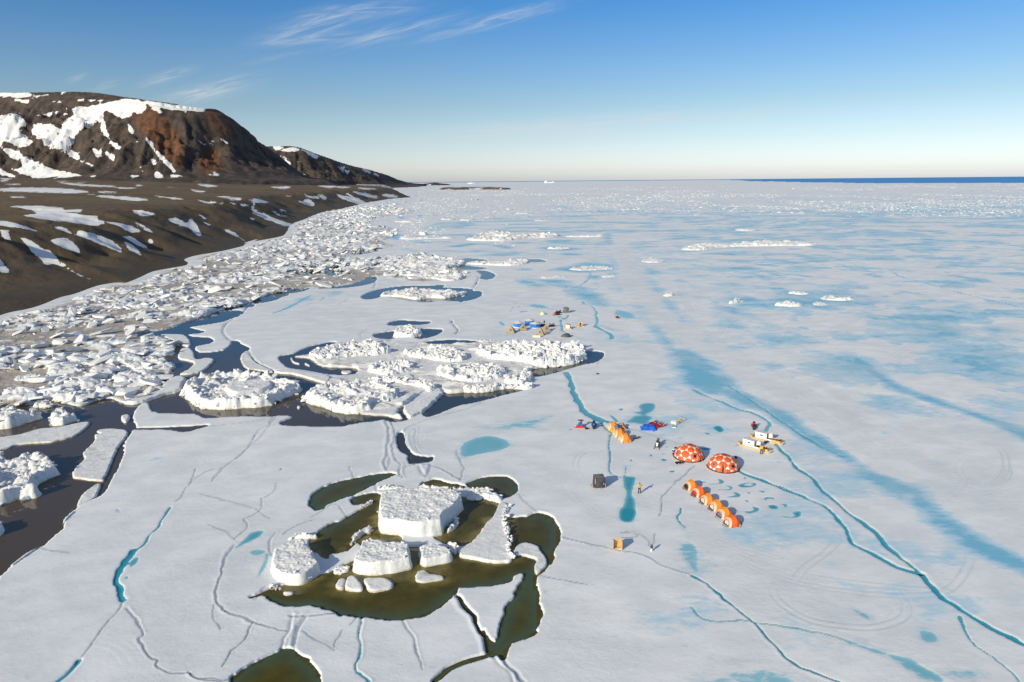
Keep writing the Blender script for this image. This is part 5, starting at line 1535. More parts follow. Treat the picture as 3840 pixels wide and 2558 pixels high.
def far_pack():
    """the ridged pack beyond the plain: tens of thousands of broken pieces too far to tell apart"""
    r = np.random.RandomState(11)
    n = 130000
    d = np.exp(r.uniform(math.log(420), math.log(5200), n))
    x = d * r.uniform(-.16, .98, n)
    y = d
    zone = sstep(.50, .60, fbm(x / 150, y / 420, 4, 55)) * sstep(850, 1250, y) * sstep(5200, 3600, y)
    east = sstep(.15, .8, 1 - np.abs((y - (1120 - (x - 420) * .40)) / 330)) * sstep(220, 480, x) * sstep(.42, .58, fbm(x / 55, y / 80, 3, 57))
    west = sstep(.54, .62, fbm(x / 40, y / 110, 4, 59)) * sstep(420, 700, y) * sstep(.06, -.1, x / y) * .5
    p = np.maximum.reduce([zone * .55, east * .9, west])
    k = np.nonzero(r.rand(n) < p)[0]
    k = k[sdf(x[k], y[k], rubble_zone) > 5][:12500]
    vs_, fs_, off = [], [], 0
    base = []
    for i in range(8):
        bm = bmesh.new()
        for _ in range(8): bm.verts.new((r.uniform(-.5, .5), r.uniform(-.5, .5), r.uniform(-.4, .5)))
        bmesh.ops.convex_hull(bm, input=bm.verts)
        bmesh.ops.delete(bm, geom=[v for v in bm.verts if not v.link_faces], context='VERTS')
        bmesh.ops.triangulate(bm, faces=bm.faces[:])
        bm.verts.index_update()
        base.append((np.array([v.co[:] for v in bm.verts]), np.array([[v.index for v in f.verts] for f in bm.faces])))
        bm.free()
    for i in k:
        v, f = base[r.randint(8)]
        s_ = (.8 + 2.2 * r.rand() ** 3) * (y[i] / 1200) ** .55
        a = r.uniform(0, 6.3)
        q = np.stack([(v[:, 0] * math.cos(a) - v[:, 1] * math.sin(a)) * s_ * r.uniform(1.2, 3.2), (v[:, 0] * math.sin(a) + v[:, 1] * math.cos(a)) * s_ * 1.2, v[:, 2] * s_ * .55], -1) + np.array([x[i], y[i], .35])
        vs_.append(q); fs_.append(f + off); off += len(v)
    me = np_mesh('pack_rubble', np.vstack(vs_), np.vstack(fs_), False)
    tag(link('pack_rubble', me, M_BLOCK), kind='stuff')


far_pack()

# --- icebergs on the horizon
def iceberg(px_, py_, wd, h, y_, label, seed):
    x0, y0, _ = at_dist(px_, py_, y_)
    pts = np.array([[x0 + wd * .5 * math.cos(a) * (1 + .2 * math.sin(3 * a + seed)), y_ + wd * .3 * math.sin(a)] for a in np.linspace(0, 6.28, 12, endpoint=False)])
    o, _, _ = sheet_piece('iceberg', pts, lambda x, y, s, e: h * (.35 + .65 * sstep(.35, .65, fbm(x / (wd * .25), y / (wd * .25), 3, seed))), wd / 40, wd * .06, seed, wd * .03)
    tag(o, label, 'iceberg', 'icebergs on the horizon')


iceberg(1263, 420, 200, 42, 14000, 'largest white iceberg on the horizon above the trail', 3)
iceberg(1083, 420, 120, 24, 13000, 'small low iceberg on the horizon beside the dark headland', 4)


# ------------------------------------------------------------------ the camps on the ice
ICE_Z = .30


def spot(frame, x, y):
    gx, gy = at(frame, x, y, ICE_Z)
    i = int(np.argmin((px - gx) ** 2 + (py - gy) ** 2))
    return (gx, gy, float(hgt[i]) - .01)


ORANGE, AMBER, REDOR = plain('orange_nylon', (.66, .095, .006), .6, .12), plain('amber_nylon', (.78, .225, .010), .6, .12), plain('red_orange_nylon', (.72, .105, .006), .6, .12)
CREAM, WHITE_NY, GREY_NY = plain('cream_nylon', (.56, .47, .32), .6, .08), plain('white_nylon', (.66, .65, .63), .6, .06), plain('slate_nylon', (.12, .15, .24), .6)
DARK, BLACK, RED = plain('dark_cloth', (.025, .022, .024), .7), plain('black_plastic', (.012, .012, .014), .4), plain('red_plastic', (.55, .018, .016), .35)
YELLOW, BLUE, PLY = plain('yellow_cloth', (.85, .42, .012), .6), plain('blue_tarp', (.01, .12, .62), .35, .3, 2.0, .02), wood('plywood', (.62, .40, .17))
PALEPLY, BROWN, WHITEP = wood('pale_board', (.80, .70, .53)), plain('brown_box', (.14, .065, .03), .7), plain('white_paint', (.82, .80, .76), .5, .06)
CANVAS, GREEN, GREY = plain('tan_canvas', (.34, .275, .19), .85, .14, 2.0), plain('dark_green_nylon', (.035, .065, .055), .6), plain('charcoal_cloth', (.055, .052, .068), .75, .2)
STEEL, SKIN, LIME = plain('steel', (.35, .35, .36), .3, .1, 4, .001, 1.0), plain('skin', (.48, .26, .17), .55, .06), plain('lime_nylon', (.55, .66, .38), .6, .08)
YURTBLUE, REDTRIM, GLASS = plain('yurt_blue', (.008, .19, .62), .55, .12), plain('red_trim', (.45, .035, .012), .6), plain('dark_window', (.02, .02, .035), .2, .1)


# ---- big geodesic domes
def build_dome(R=2.62, flat=.86, cut=-.02):
    bm = bmesh.new()
    bmesh.ops.create_icosphere(bm, subdivisions=2, radius=1.0)
    bm.transform(Matrix.Rotation(rad(31.717), 4, 'X'))
    bm.verts.ensure_lookup_table()
    root = thing('dome_tent', 'dome', 'tent', (0, 0, 0))
    shape = lambda v: Vector((v.x * R, v.y * R, max(v.z * R * flat, 0.0)))
    orange, white = [], []
    for v in bm.verts:
        mids = [((v.co + e.other_vert(v).co) / 2).normalized() for e in v.link_edges]
        n = v.co.normalized()
        a = n.orthogonal().normalized()
        b = n.cross(a)
        mids.sort(key=lambda q: math.atan2((q - n).dot(b), (q - n).dot(a)))
        orange.append((n, mids))
    for f in bm.faces:
        es = [((e.verts[0].co + e.verts[1].co) / 2).normalized() for e in f.edges]
        white.append((f.calc_center_median().normalized(), es))
    bm.free()

    def panel(name, mat, n, pts, k=.975, puff=.045):
        if max(p.z for p in pts) <= cut + .02: return None
        pts = [Vector((p.x, p.y, max(p.z, 0.0))) for p in pts]
        c = sum(pts, Vector()) / len(pts)
        mb = MB()
        outer = [shape(c + (p - c) * k) for p in pts]
        mid = [shape((c + (p - c) * .5).normalized()) + n * (puff * .5) for p in pts]
        inner = [q - n * .05 for q in outer]
        m_ = len(pts)
        mb.add(outer + mid + [shape(c.normalized()) + n * puff * .6] + inner, [(i, (i + 1) % m_, m_ + (i + 1) % m_, m_ + i) for i in range(m_)] + [(m_ + i, m_ + (i + 1) % m_, 2 * m_) for i in range(m_)]
               + [(i, 2 * m_ + 1 + i, 2 * m_ + 1 + (i + 1) % m_, (i + 1) % m_) for i in range(m_)])
        return mb.build(name, mat, root)
    for n, q in orange: panel('orange_panel', ORANGE, n, q)
    for n, q in white: panel('white_panel', WHITE_NY, n, q, .95, .01)
    # inner shell seen as dark red seams, and the dark mud flap round the foot
    mb = MB()
    secs = []
    for j in range(9):
        t = j / 8 * math.pi / 2 * .995
        secs.append([(.955 * R * math.cos(t) * math.cos(a), .955 * R * math.cos(t) * math.sin(a), .955 * R * flat * math.sin(t)) for a in np.linspace(0, 2 * math.pi, 30, endpoint=False)])
    mb.loft(secs, False)
    mb.build('lining', REDTRIM, root, True)
    mb = MB()
    mb.loft([[(q * R * math.cos(a), q * R * math.sin(a), z) for a in np.linspace(0, 2 * math.pi, 20, endpoint=False)] for q, z in ((1.005, .16), (1.03, .06), (1.07, .0))], False)
    mb.build('mud_flap', DARK, root)
    # windows: round dark panes set in two of the orange panels; door: a hooded slit in another; vent at the crown
    cams = Vector((0, -1, .0))

    def disc(name, mat, az, el, r, off):
        n = Vector((math.sin(az) * math.cos(el), -math.cos(az) * math.cos(el), math.sin(el)))
        best = max(orange, key=lambda o: o[0].dot(n))[0]
        c = shape(best) * 1.0 + best * off
        a = best.orthogonal().normalized()
        b = best.cross(a)
        mb_ = MB()
        ring = lambda q, z: [c + best * z + (a * math.cos(t) + b * math.sin(t)) * q for t in np.linspace(0, 2 * math.pi, 14, endpoint=False)]
        mb_.loft([ring(r, -.06), ring(r, 0), ring(r * .7, .015)])
        return mb_.build(name, mat, root)
    return root, disc, orange, shape


dome, disc, opan, dshape = build_dome()
w1 = disc('window', GLASS, rad(0), rad(38), .27, .05)
disc('window', plain('tinted_window', (.16, .12, .24), .25), rad(-62), rad(36), .27, .05)


def dome_door(root, az):
    """a tall almond opening with a hood standing off the wall"""
    n = Vector((math.sin(az), -math.cos(az), 0))
    s = Vector((math.cos(az), math.sin(az), 0))
    pts, hood = [], []
    for i in range(9):
        t = i / 8
        z = .12 + 1.25 * t
        r = 2.62 * math.sqrt(max(1 - (z / (2.62 * .86)) ** 2, 0)) + .04
        wd = .30 * math.sin(math.pi * (.12 + .88 * t)) ** .8
        pts.append((n * r + Vector((0, 0, z)), wd))
    mb = MB()
    mb.add([p - s * w_ for p, w_ in pts] + [p + s * w_ + n * .03 for p, w_ in pts], [(i, i + 1, 10 + i, 9 + i) for i in range(8)])
    mb.build('door_opening', DARK, root)
    mb = MB()
    mb.add([p - s * (w_ + .03) for p, w_ in pts] + [p - s * (w_ * .05) + n * .26 * math.sin(math.pi * i / 8) for i, (p, w_) in enumerate(pts)] + [p - s * (w_ * .5 + .1) + n * .1 for p, w_ in pts],
           [(i, i + 1, 10 + i, 9 + i) for i in range(8)] + [(9 + i, 10 + i, 19 + i, 18 + i) for i in range(8)])
    mb.build('door_flap', ORANGE, root)
    for k in (-.42, .42):
        mb = MB()
        mb.tube([pts[7][0] + s * k * .5 + n * .03, n * 2.85 + s * k * 1.5 + Vector((0, 0, .02))], .018, 5)
        mb.build('guy_line', WHITE_NY, root)
mb = MB()
mb.loft([[(q * math.cos(a), q * math.sin(a), 2.262 + z) for a in np.linspace(0, 6.283, 10, endpoint=False)] for q, z in ((.5, -.07), (.46, .03), (.1, .07))])
mb.build('roof_vent', REDTRIM, dome)
dome2 = copy_tree(dome)
dome_door(dome, rad(27))
dome_door(dome2, rad(-33))
dome.location, dome2.location = spot('N', 1018, 560), spot('N', 1810, 800)
dome.rotation_euler.z = rad(-2)
dome2.rotation_euler.z = rad(12)
tag(dome, 'large orange dome tent with white triangles, beside the black and white snowmobile', 'tent', 'large geodesic dome tents')
tag(dome2, 'large orange dome tent with white triangles, nearest the row of six small tents', 'tent', 'large geodesic dome tents')
for (fx, fy, sc_, col, lab) in ((1397, 169, 1.35, None, 'tiny far orange dome tent at the distant camp near the headland'),):
    d3 = copy_tree(dome)
    d3.location = (*ground(*P('F', [(fx, fy + 5)])[0], .3), .35)
    d3.scale = (sc_ * 1.25, sc_ * 1.25, sc_)
    tag(d3, lab, 'tent', 'tents of the distant camp')


# ---- small dome tents with a pointed porch
def small_tent(name, label, loc, rz, body, front, porch, door=WHITE_NY, open_=True, scale=1.0, group=None, patch=True, rear_flap=None):
    root = thing(name, label, 'tent', loc, rz, group)
    root.scale = (scale,) * 3

    def arch(u, wd, h, lean, n=10, power=.82):
        out = []
        for i in range(n + 1):
            t = math.pi * i / n
            q = math.sin(t)
            out.append((u + lean * q, wd * math.copysign(abs(math.cos(t)) ** .85, math.cos(t)), h * q ** power))
        return out
    A = [arch(-1.40, .70, .84, .26), arch(-1.24, .88, 1.0, .36), arch(-1.14, .95, 1.12, .46), arch(-.28, 1.20, 1.46, .30), arch(.42, 1.10, 1.12, .02), arch(.95, .78, .64, -.12), arch(1.28, .42, .22, -.1), arch(1.42, .1, .02, 0)]

    def shell(name_, secs, mat, seg=1):
        mb = MB()
        mb.loft(secs, False, False)
        return mb.build(name_, mat, root)
    shell('front_band', A[1:3], front)
    fly = shell('fly', A[2:5], body)
    shell('rear_fly', A[4:], body)
    # porch: an orange strip up to the front hoop, the doorway inside the hoop
    shell('porch_strip', A[0:2], front)
    hoop = A[0]
    mb = MB()
    q = [(p[0] + .02, p[1] * .98, p[2] * .98) for p in hoop]
    mb.add(q, [tuple(range(11))])
    mb.build('doorway', DARK if open_ else front, root)
    if open_:
        mb = MB()
        q = [(p[0] - .015, p[1] * .80 - .02, p[2] * .86 + .06) for p in hoop[2:10]]
        mb.add(q + [(hoop[0][0] - .02, -.50, .22), (hoop[0][0], .30, .30)], [tuple(range(len(q) + 2))])
        mb.build('inner_door', door, root)
        mb = MB()
        mb.add([(hoop[0][0] - .05, .74, .01), (hoop[0][0] - .05, -.74, .01), (hoop[0][0] - .38, -.60, .02), (hoop[0][0] - .34, .6, .02)], [(0, 1, 2, 3)])
        mb.build('porch_floor', plain('porch_mat', (.25, .19, .09), .8), root)
    mb = MB()
    mb.tube([(p[0] - .03, p[1] * 1.01, p[2] * 1.01 + .01) for p in hoop], .045, 5)
    mb.build('door_trim', REDOR if porch is not CREAM else CREAM, root)
    for sec in (A[2],):
        mb = MB()
        mb.tube([(p[0], p[1] * 1.012, p[2] * 1.012 + .01) for p in sec], .026, 5)
        mb.build('pole_sleeve', CREAM, root)
    mb = MB()
    mb.tube([(-.14, 0, 1.40), (-.05, -.88, 1.05), (-.22, -1.235, .02)], .018, 4)
    mb.tube([(-.10, 0, 1.42), (.22, -.86, 1.0), (.52, -1.16, .02)], .018, 4)
    mb.build('crossing_pole', body, root)
    if patch:
        mb = MB()
        mb.add([(.12, -1.235, .02), (.62, -1.20, .02), (.36, -1.20, .46), (.12, -1.255, .02), (.62, -1.22, .02), (.36, -1.22, .46)], [(0, 1, 2), (3, 4, 5), (0, 1, 4, 3), (1, 2, 5, 4), (2, 0, 3, 5)])
        mb.build('side_patch', CREAM, root)
    mb = MB()
    mb.add([(-1.42, .74, .03), (-1.42, -.74, .03), (-.95, -1.08, .03), (.3, -1.3, .03), (1.4, -.5, .03), (1.4, .5, .03), (.3, 1.3, .03), (-.95, 1.08, .03)], [tuple(range(7, -1, -1))])
    mb.build('groundsheet', DARK, root)
    for (x, y) in ((-1.95, 0), (-1.0, -1.1), (1.62, 0), (.3, -1.42), (-1.0, 1.1)):
        mb = MB()
        mb.box((x, y, .06), (.05, .05, .16))
        mb.build('peg', BLACK, root)
    return root


DOORW = plain('inner_door_cloth', (.48, .47, .50), .6, .08)
ROW = 'small dome tents in the row of six'
for x, y, body, lab, dr in ((400, 395, AMBER, 'amber small dome tent at the head of the row of six, its doorway black', BLACK), (612, 575, REDOR, 'red orange small dome tent second in the row of six, red gear in its doorway', RED),
                            (842, 770, AMBER, 'amber small dome tent third in the row of six', DOORW), (1085, 940, AMBER, 'amber small dome tent fourth in the row of six, white inner door closed', DOORW),
                            (1290, 1140, AMBER, 'amber small dome tent fifth in the row of six, dark gear at its porch', GREY_NY), (1490, 1355, REDOR, 'red orange small dome tent at the near end of the row of six', DOORW)):
    small_tent('small_tent', lab, spot('T', x, y), rad(22 + rng.uniform(-4, 4)), body, CREAM, body if body is REDOR else REDOR if rng.random() > .5 else AMBER, dr, True, .9, ROW)
BROW = 'small dome tents in the back row'
small_tent('small_tent', 'orange and cream small tent at the far end of the back row', spot('L', 1265, 470), rad(12), AMBER, CREAM, CREAM, open_=False, group=BROW, patch=False)
small_tent('small_tent', 'yellow small tent with a slate blue side in the back row', spot('L', 1345, 560), rad(14), plain('slate_blue_nylon', (.13, .17, .30), .6), plain('yellow_nylon', (.78, .42, .02), .6), plain('yellow_nylon', (.78, .42, .02)), open_=False, scale=.86, group=BROW, patch=False)
small_tent('small_tent', 'orange small tent with cream porch, third in the back row', spot('L', 1450, 672), rad(10), AMBER, CREAM, CREAM, open_=False, group=BROW, patch=False)
small_tent('small_tent', 'amber small tent with cream triangle at the near end of the back row', spot('L', 1605, 805), rad(12), AMBER, CREAM, CREAM, open_=False, group=BROW)
# the flap tent behind
t = thing('porch_awning', 'cream awning with an orange back wall beside the far end of the back row', 'awning', spot('L', 1490, 465), rad(-15))
MB().add([(-.5, -.6, .95), (.15, -.6, .95), (.15, .6, .95), (-.5, .6, .95), (-.5, -.6, .9), (.15, -.6, .9), (.15, .6, .9), (-.5, .6, .9)], [(0, 1, 2, 3), (7, 6, 5, 4), (0, 4, 5, 1), (1, 5, 6, 2), (2, 6, 7, 3), (3, 7, 4, 0)]).build('awning_cloth', CREAM, t)
MB().add([(.16, -.62, .97), (.9, -.5, .02), (.9, .5, .02), (.16, .62, .97), (.12, -.62, .02), (.12, .62, .02)], [(0, 1, 2, 3), (0, 4, 1), (3, 2, 5)]).build('back_wall', AMBER, t)
for y in (-.58, .58): MB().box((-.46, y, .46), (.04, .04, .92)).build('pole', STEEL, t)


# ---- people
def person(label, loc, rz, jacket, trousers, cap, pose='hands_up', group='people in the camp'):
    """one continuous figure grown on a skeleton, clothes as close shells over it"""
    root = thing('person', label, 'person', loc, rz, group)
    sit = pose == 'sit'
    hz = .52 if sit else .94
    J = {}
    J['pelvis'] = (0, 0, hz)
    J['waist'] = (0, .0, hz + .14)
    J['chest'] = (0, -.01 - (.08 if sit else 0), hz + .38)
    J['neck'] = (0, -.02 - (.12 if sit else 0), hz + .56)
    J['head'] = (0, -.04 - (.14 if sit else 0), hz + .68)
    J['crown'] = (0, -.04 - (.14 if sit else 0), hz + .80)
    for s, k in ((-1, 'r'), (1, 'l')):
        J['hip' + k] = (s * .10, 0, hz - .06)
        J['knee' + k] = (s * .13, -.06 if not sit else -.42, .50 if not sit else .50)
        J['ankle' + k] = (s * (.15 + (.03 if s > 0 else 0)), .02 if not sit else -.36, .10)
        J['toe' + k] = (s * (.19), -.17 if not sit else -.58, .05)
        c = J['chest']
        J['sho' + k] = (s * .19, c[1] + .01, c[2] + .11)
        if pose == 'hands_up':
            J['elb' + k] = (s * .33, c[1] - .12, c[2] - .13)
            J['wri' + k] = (s * .12, c[1] - .26, c[2] + .12)
        elif pose == 'reach':
            J['elb' + k] = (s * .27, c[1] - .16, c[2] - .12)
            J['wri' + k] = (s * .19, c[1] - .40, c[2] - .10)
        elif pose == 'sit':
            J['elb' + k] = (s * .28, c[1] - .18, c[2] - .12)
            J['wri' + k] = (s * .24, c[1] - .42, c[2] - .10)
        else:
            J['elb' + k] = (s * .27, c[1] + .03, c[2] - .17)
            J['wri' + k] = (s * .25, c[1] - .10, c[2] - .40)
    E = [('pelvis', 'waist'), ('waist', 'chest'), ('chest', 'neck'), ('neck', 'head'), ('head', 'crown')]
    for k in 'rl':
        E += [('pelvis', 'hip' + k), ('hip' + k, 'knee' + k), ('knee' + k, 'ankle' + k), ('ankle' + k, 'toe' + k), ('chest', 'sho' + k), ('sho' + k, 'elb' + k), ('elb' + k, 'wri' + k)]
    Rd = dict(pelvis=.14, waist=.135, chest=.155, neck=.06, head=.10, crown=.07, hip=.095, knee=.062, ankle=.045, toe=.035, sho=.075, elb=.048, wri=.032)

    def skin(name_, names, edges, grow, mat, fingers=False, sub=1):
        me = bpy.data.meshes.new(name_)
        vs_, es_, rr = [J[n] for n in names], [(names.index(a), names.index(b)) for a, b in edges], []
        for n in names:
            r_ = Rd[n[:-1]] if n[:-1] in Rd and n not in Rd else Rd[n]
            rr.append(r_ + (grow if not n.startswith('head') or mat is SKIN else 0))
        if fingers:
            for s, k in ((-1, 'r'), (1, 'l')):
                wv, ev = Vector(J['wri' + k]), Vector(J['elb' + k])
                d = (wv - ev).normalized()
                side = d.cross(Vector((0, 1, .2))).normalized()
                palm = wv + d * .075
                pi = len(vs_)
                vs_.append(tuple(palm)); rr.append(.034); es_.append((names.index('wri' + k), pi))
                nrm = side.cross(d)
                for f_, ln in zip((-1.5, -.5, .5, 1.5), (.065, .078, .072, .055)):
                    b0 = palm + d * .03 + side * f_ * .021
                    b1 = b0 + d * ln * .55 + nrm * .012
                    b2 = b1 + d * ln * .35 + nrm * .03
                    i0 = len(vs_)
                    vs_ += [tuple(b0), tuple(b1), tuple(b2)]; rr += [.010, .0095, .008]
                    es_ += [(pi, i0), (i0, i0 + 1), (i0 + 1, i0 + 2)]
                b1 = palm - d * .02 + side * .045
                b2 = b1 + d * .045 + side * .02
                i0 = len(vs_)
                vs_ += [tuple(b1), tuple(b2)]; rr += [.011, .009]
                es_ += [(pi, i0), (i0, i0 + 1)]
        me.from_pydata(vs_, es_, [])
        o = link(name_, me, mat, root)
        md = o.modifiers.new('skin', 'SKIN')
        md.use_smooth_shade = True
        for v, r_ in zip(me.skin_vertices[0].data, rr):
            v.radius = (r_, r_ * (.8 if r_ > .12 else 1))
            v.use_root = False
        me.skin_vertices[0].data[0].use_root = True
        sb = o.modifiers.new('sub', 'SUBSURF')
        sb.levels = sb.render_levels = sub
        return o
    allj = ['pelvis', 'waist', 'chest', 'neck', 'head', 'crown'] + [n + k for k in 'rl' for n in ('hip', 'knee', 'ankle', 'toe', 'sho', 'elb', 'wri')]
    skin('body', allj, E, 0, SKIN, True)
    up = ['waist', 'pelvis', 'chest', 'neck'] + [n + k for k in 'rl' for n in ('sho', 'elb', 'wri')]
    skin('jacket', up, [('pelvis', 'waist'), ('waist', 'chest'), ('chest', 'neck')] + [e for k in 'rl' for e in (('chest', 'sho' + k), ('sho' + k, 'elb' + k), ('elb' + k, 'wri' + k))], .035, jacket)
    lo = ['pelvis'] + [n + k for k in 'rl' for n in ('hip', 'knee', 'ankle')]
    skin('trousers', lo, [e for k in 'rl' for e in (('pelvis', 'hip' + k), ('hip' + k, 'knee' + k), ('knee' + k, 'ankle' + k))], .022, trousers)
    for k in 'rl':
        a, t_ = J['ankle' + k], J['toe' + k]
        mb = MB()
        mb.tube([(a[0], a[1] + .07, .055), (a[0], a[1], .07), ((a[0] + t_[0]) / 2, (a[1] + t_[1]) / 2, .06), (t_[0], t_[1], .045)], [.045, .068, .06, .045], 8)
        mb.tube([(a[0], a[1], .06), (a[0], a[1], .22)], [.066, .07], 8)
        mb.build('boot', BLACK, root, True)
    h = J['head']
    mb = MB()
    mb.ball((h[0], h[1] + .015, h[2] + .065), (.112, .122, .10), 12, 8)
    mb.build('cap', cap, root, True)
    mb = MB()
    for s in (-1, 1): mb.ball((h[0] + s * .036, h[1] - .098, h[2] + .015), (.012, .008, .009), 6, 4)
    mb.build('eyes', BLACK, root)
    mb = MB().add([(h[0], h[1] - .095, h[2] + .02), (h[0] - .018, h[1] - .095, h[2] - .03), (h[0] + .018, h[1] - .095, h[2] - .03), (h[0], h[1] - .128, h[2] - .025)], [(0, 1, 3), (0, 3, 2), (1, 2, 3), (0, 2, 1)])
    mb.build('nose', SKIN, root)
    mb = MB().box((h[0], h[1] - .092, h[2] - .052), (.05, .012, .01))
    mb.build('mouth', RED, root)
    return root


person('person in a yellow jacket and dark trousers standing alone by the blue melt channel', spot('O', 948, 466), rad(2), YELLOW, BLACK, BLACK, 'hands_up')
person('person in a yellow jacket at the rear of the nearer cabin sledge, back turned', spot('Q', 1125, 1378), rad(175), YELLOW, BLACK, BLACK, 'reach')


# ---- snowmobiles
def snowmobile(label, loc, rz, hood, cowl, seat=BLACK, extra=None, group='snowmobiles', scr=True):
    """nose towards -y"""
    t = thing('snowmobile', label, 'snowmobile', loc, rz, group)

    def sec(y, wd, z0, z1, cr=.75):
        return [(-wd, y, z0), (-wd * 1.0, y, z0 + (z1 - z0) * .55), (-wd * cr * .7, y, z1), (wd * cr * .7, y, z1), (wd, y, z0 + (z1 - z0) * .55), (wd, y, z0)]
    MB().loft([sec(-1.12, .16, .30, .40), sec(-.95, .30, .26, .56), sec(-.60, .40, .24, .80), (sec(-.22, .40, .24, .94)), sec(.0, .30, .26, .80)]).build('body', hood, t)
    MB().loft([sec(-1.06, .12, .44, .52), sec(-.85, .20, .56, .66), sec(-.5, .24, .78, .88), sec(-.3, .2, .90, .97)]).build('hood_panel', cowl, t)
    MB().loft([sec(-.05, .20, .50, .74, 1), sec(.3, .19, .52, .80, 1), sec(1.05, .20, .54, .84, 1), sec(1.30, .17, .56, .80, 1)]).build('seat', seat, t)
    MB().side_prism([(-.35, .06), (-.2, .0), (1.35, .0), (1.58, .12), (1.62, .30), (1.45, .42), (-.1, .40)], -.19, .19).build('track', BLACK, t).rotation_euler = (0, 0, rad(90))
    t.children[-1].rotation_euler = (0, 0, rad(90))
    MB().box((0, .6, .47), (.66, 1.5, .05)).build('running_board', BLACK, t)
    MB().box((0, 1.42, .36), (.44, .05, .34), rx=.35).build('snow_flap', BLACK, t)
    for s in (-1, 1):
        sk = MB().loft([[(s * .46 - .06, y, z), (s * .46 + .06, y, z), (s * .46 + .06, y, z + .035), (s * .46 - .06, y, z + .035)] for y, z in ((-1.62, .20), (-1.48, .07), (-1.2, .0), (-.55, .0), (-.4, .06))]).build('ski', BLACK, t)
        MB().tube([(s * .46, -.95, .05), (s * .42, -.85, .38), (s * .25, -.62, .46)], .035, 6).build('spindle', STEEL, sk)
    if scr:
        MB().add([(-.24, -.42, .90), (.24, -.42, .90), (.17, -.12, 1.28), (-.17, -.12, 1.28), (-.24, -.40, .89), (.24, -.40, .89), (.17, -.10, 1.27), (-.17, -.10, 1.27)], [(0, 1, 2, 3), (7, 6, 5, 4), (0, 3, 7, 4), (1, 5, 6, 2), (3, 2, 6, 7)]).build('windscreen', GLASS, t)
    MB().tube([(-.38, .02, 1.02), (-.12, -.08, 1.0), (.12, -.08, 1.0), (.38, .02, 1.02)], .028, 6).build('handlebar', BLACK, t)
    for s in (-1, 1): MB().box((s * .14, -.96, .54), (.11, .05, .06)).build('headlight', WHITEP, t)
    if extra is not None:
        MB().box((0, 1.15, .98), (.5, .45, .34), taper=.85).build('load', extra, t)
    return t


snowmobile('black and white snowmobile facing the camera beside a large dome tent', spot('M', 735, 1300), rad(-18), BLACK, WHITEP, extra=BROWN)
snowmobile('red snowmobile seen from behind, alone on the right of the camp', spot('Q', 850, 400), rad(160), RED, RED)
snowmobile('black snowmobile with a blue pack on its seat, seen from behind', spot('L', 712, 430), rad(172), BLACK, GREY, extra=BLUE)

# ---- sledge piled with red bags
t = thing('gear_sledge', 'sledge heaped with red bags, blue tarp and brown chest, left of the back row', 'sledge', spot('L', 330, 450), rad(-4))
for i, x in enumerate((-.78, -.42, -.02, .42)):
    MB().loft([[(x - .2, -.42, .05), (x + .2, -.42, .05), (x + .2, .05, .05), (x - .2, .05, .05)], [(x - .24, -.46, .3), (x + .24, -.46, .3), (x + .22, .05, .32), (x - .22, .05, .32)], [(x - .15, -.36, .52), (x + .15, -.36, .52), (x + .13, .0, .52), (x - .13, .0, .52)]]).build('red_bag', RED, t)
b_ = MB().loft([[(.62 + .17 * math.cos(a), -.5 + .8 * k, .24 + .17 * math.sin(a)) for a in np.linspace(0, 6.283, 10, endpoint=False)] for k in (0, 1)]).build('red_drum', REDTRIM, t)
MB().ball((-.82, -.46, .5), (.12, .1, .12)).build('white_cap', WHITEP, t)
MB().loft([[(-.5, -.1, .1), (.7, -.1, .1), (.75, .7, .1), (-.5, .7, .1)], [(-.42, -.08, .55), (.5, -.08, .5), (.55, .6, .5), (-.4, .6, .6)], [(-.1, .1, .98), (.1, .1, .98), (.1, .4, .98), (-.15, .4, .98)]]).build('tarp', BLUE, t)
MB().box((.24, .45, .75), (.38, .42, 1.1)).build('chest', BROWN, t)
MB().box((.18, .5, 1.36), (1.05, .55, .06)).build('lid', DARK, t)
for y in (-.35, .55): MB().box((0, y, .03), (2.0, .08, .06)).build('runner', PLY, t)


def duffel(label, loc, rz, mat, L=.8, r=.2, cat='bag', name='duffel_bag', group=None):
    o = MB()
    o.loft([[(x, r * k * math.cos(a), r * .95 + r * .95 * k * math.sin(a)) for a in np.linspace(0, 6.283, 12, endpoint=False)] for x, k in ((-L / 2, .5), (-L / 2 + .06, .9), (-.1, 1.02), (.12, 1), (L / 2 - .06, .92), (L / 2, .5))])
    t_ = thing(name, label, cat, loc, rz, group)
    o.build('bag_body', mat, t_, True)
    MB().tube([(-.15, -.03, r * 1.9), (-.1, -.05, r * 2.2), (.1, -.05, r * 2.2), (.15, -.03, r * 1.9)], .018, 5).build('strap', BLACK, t_)
    return t_


duffel('black bag lying on the ice between the gear sledge and the black snowmobile', spot('L', 515, 500), rad(15), BLACK, .7, .2)
duffel('blue bag behind the near end of the back row', spot('L', 1858, 770), rad(10), plain('navy_cloth', (.015, .04, .16), .7), .75, .18)
duffel('brown bag beside the blue bag at the back row', spot('L', 1940, 748), rad(60), BROWN, .6, .22)
duffel('small dark bag on the bare ice below the great ring', spot('C', 2272, 280), rad(0), BLACK, .7, .16)
duffel('black bag leaning on the right wall of the nearer large dome tent', spot('N', 2103, 600), rad(80), BLACK, .5, .24)
duffel('black bag at the left foot of the farther large dome tent', spot('N', 700, 385), rad(30), BLACK, .6, .2)
duffel('dark kit bundle at the left skirt of the farther large dome tent', spot('N', 650, 505), rad(50), DARK, .6, .14)
duffel('tan sack in front of the grey cube shelter', spot('O', 172, 372), rad(-20), CANVAS, .62, .24)
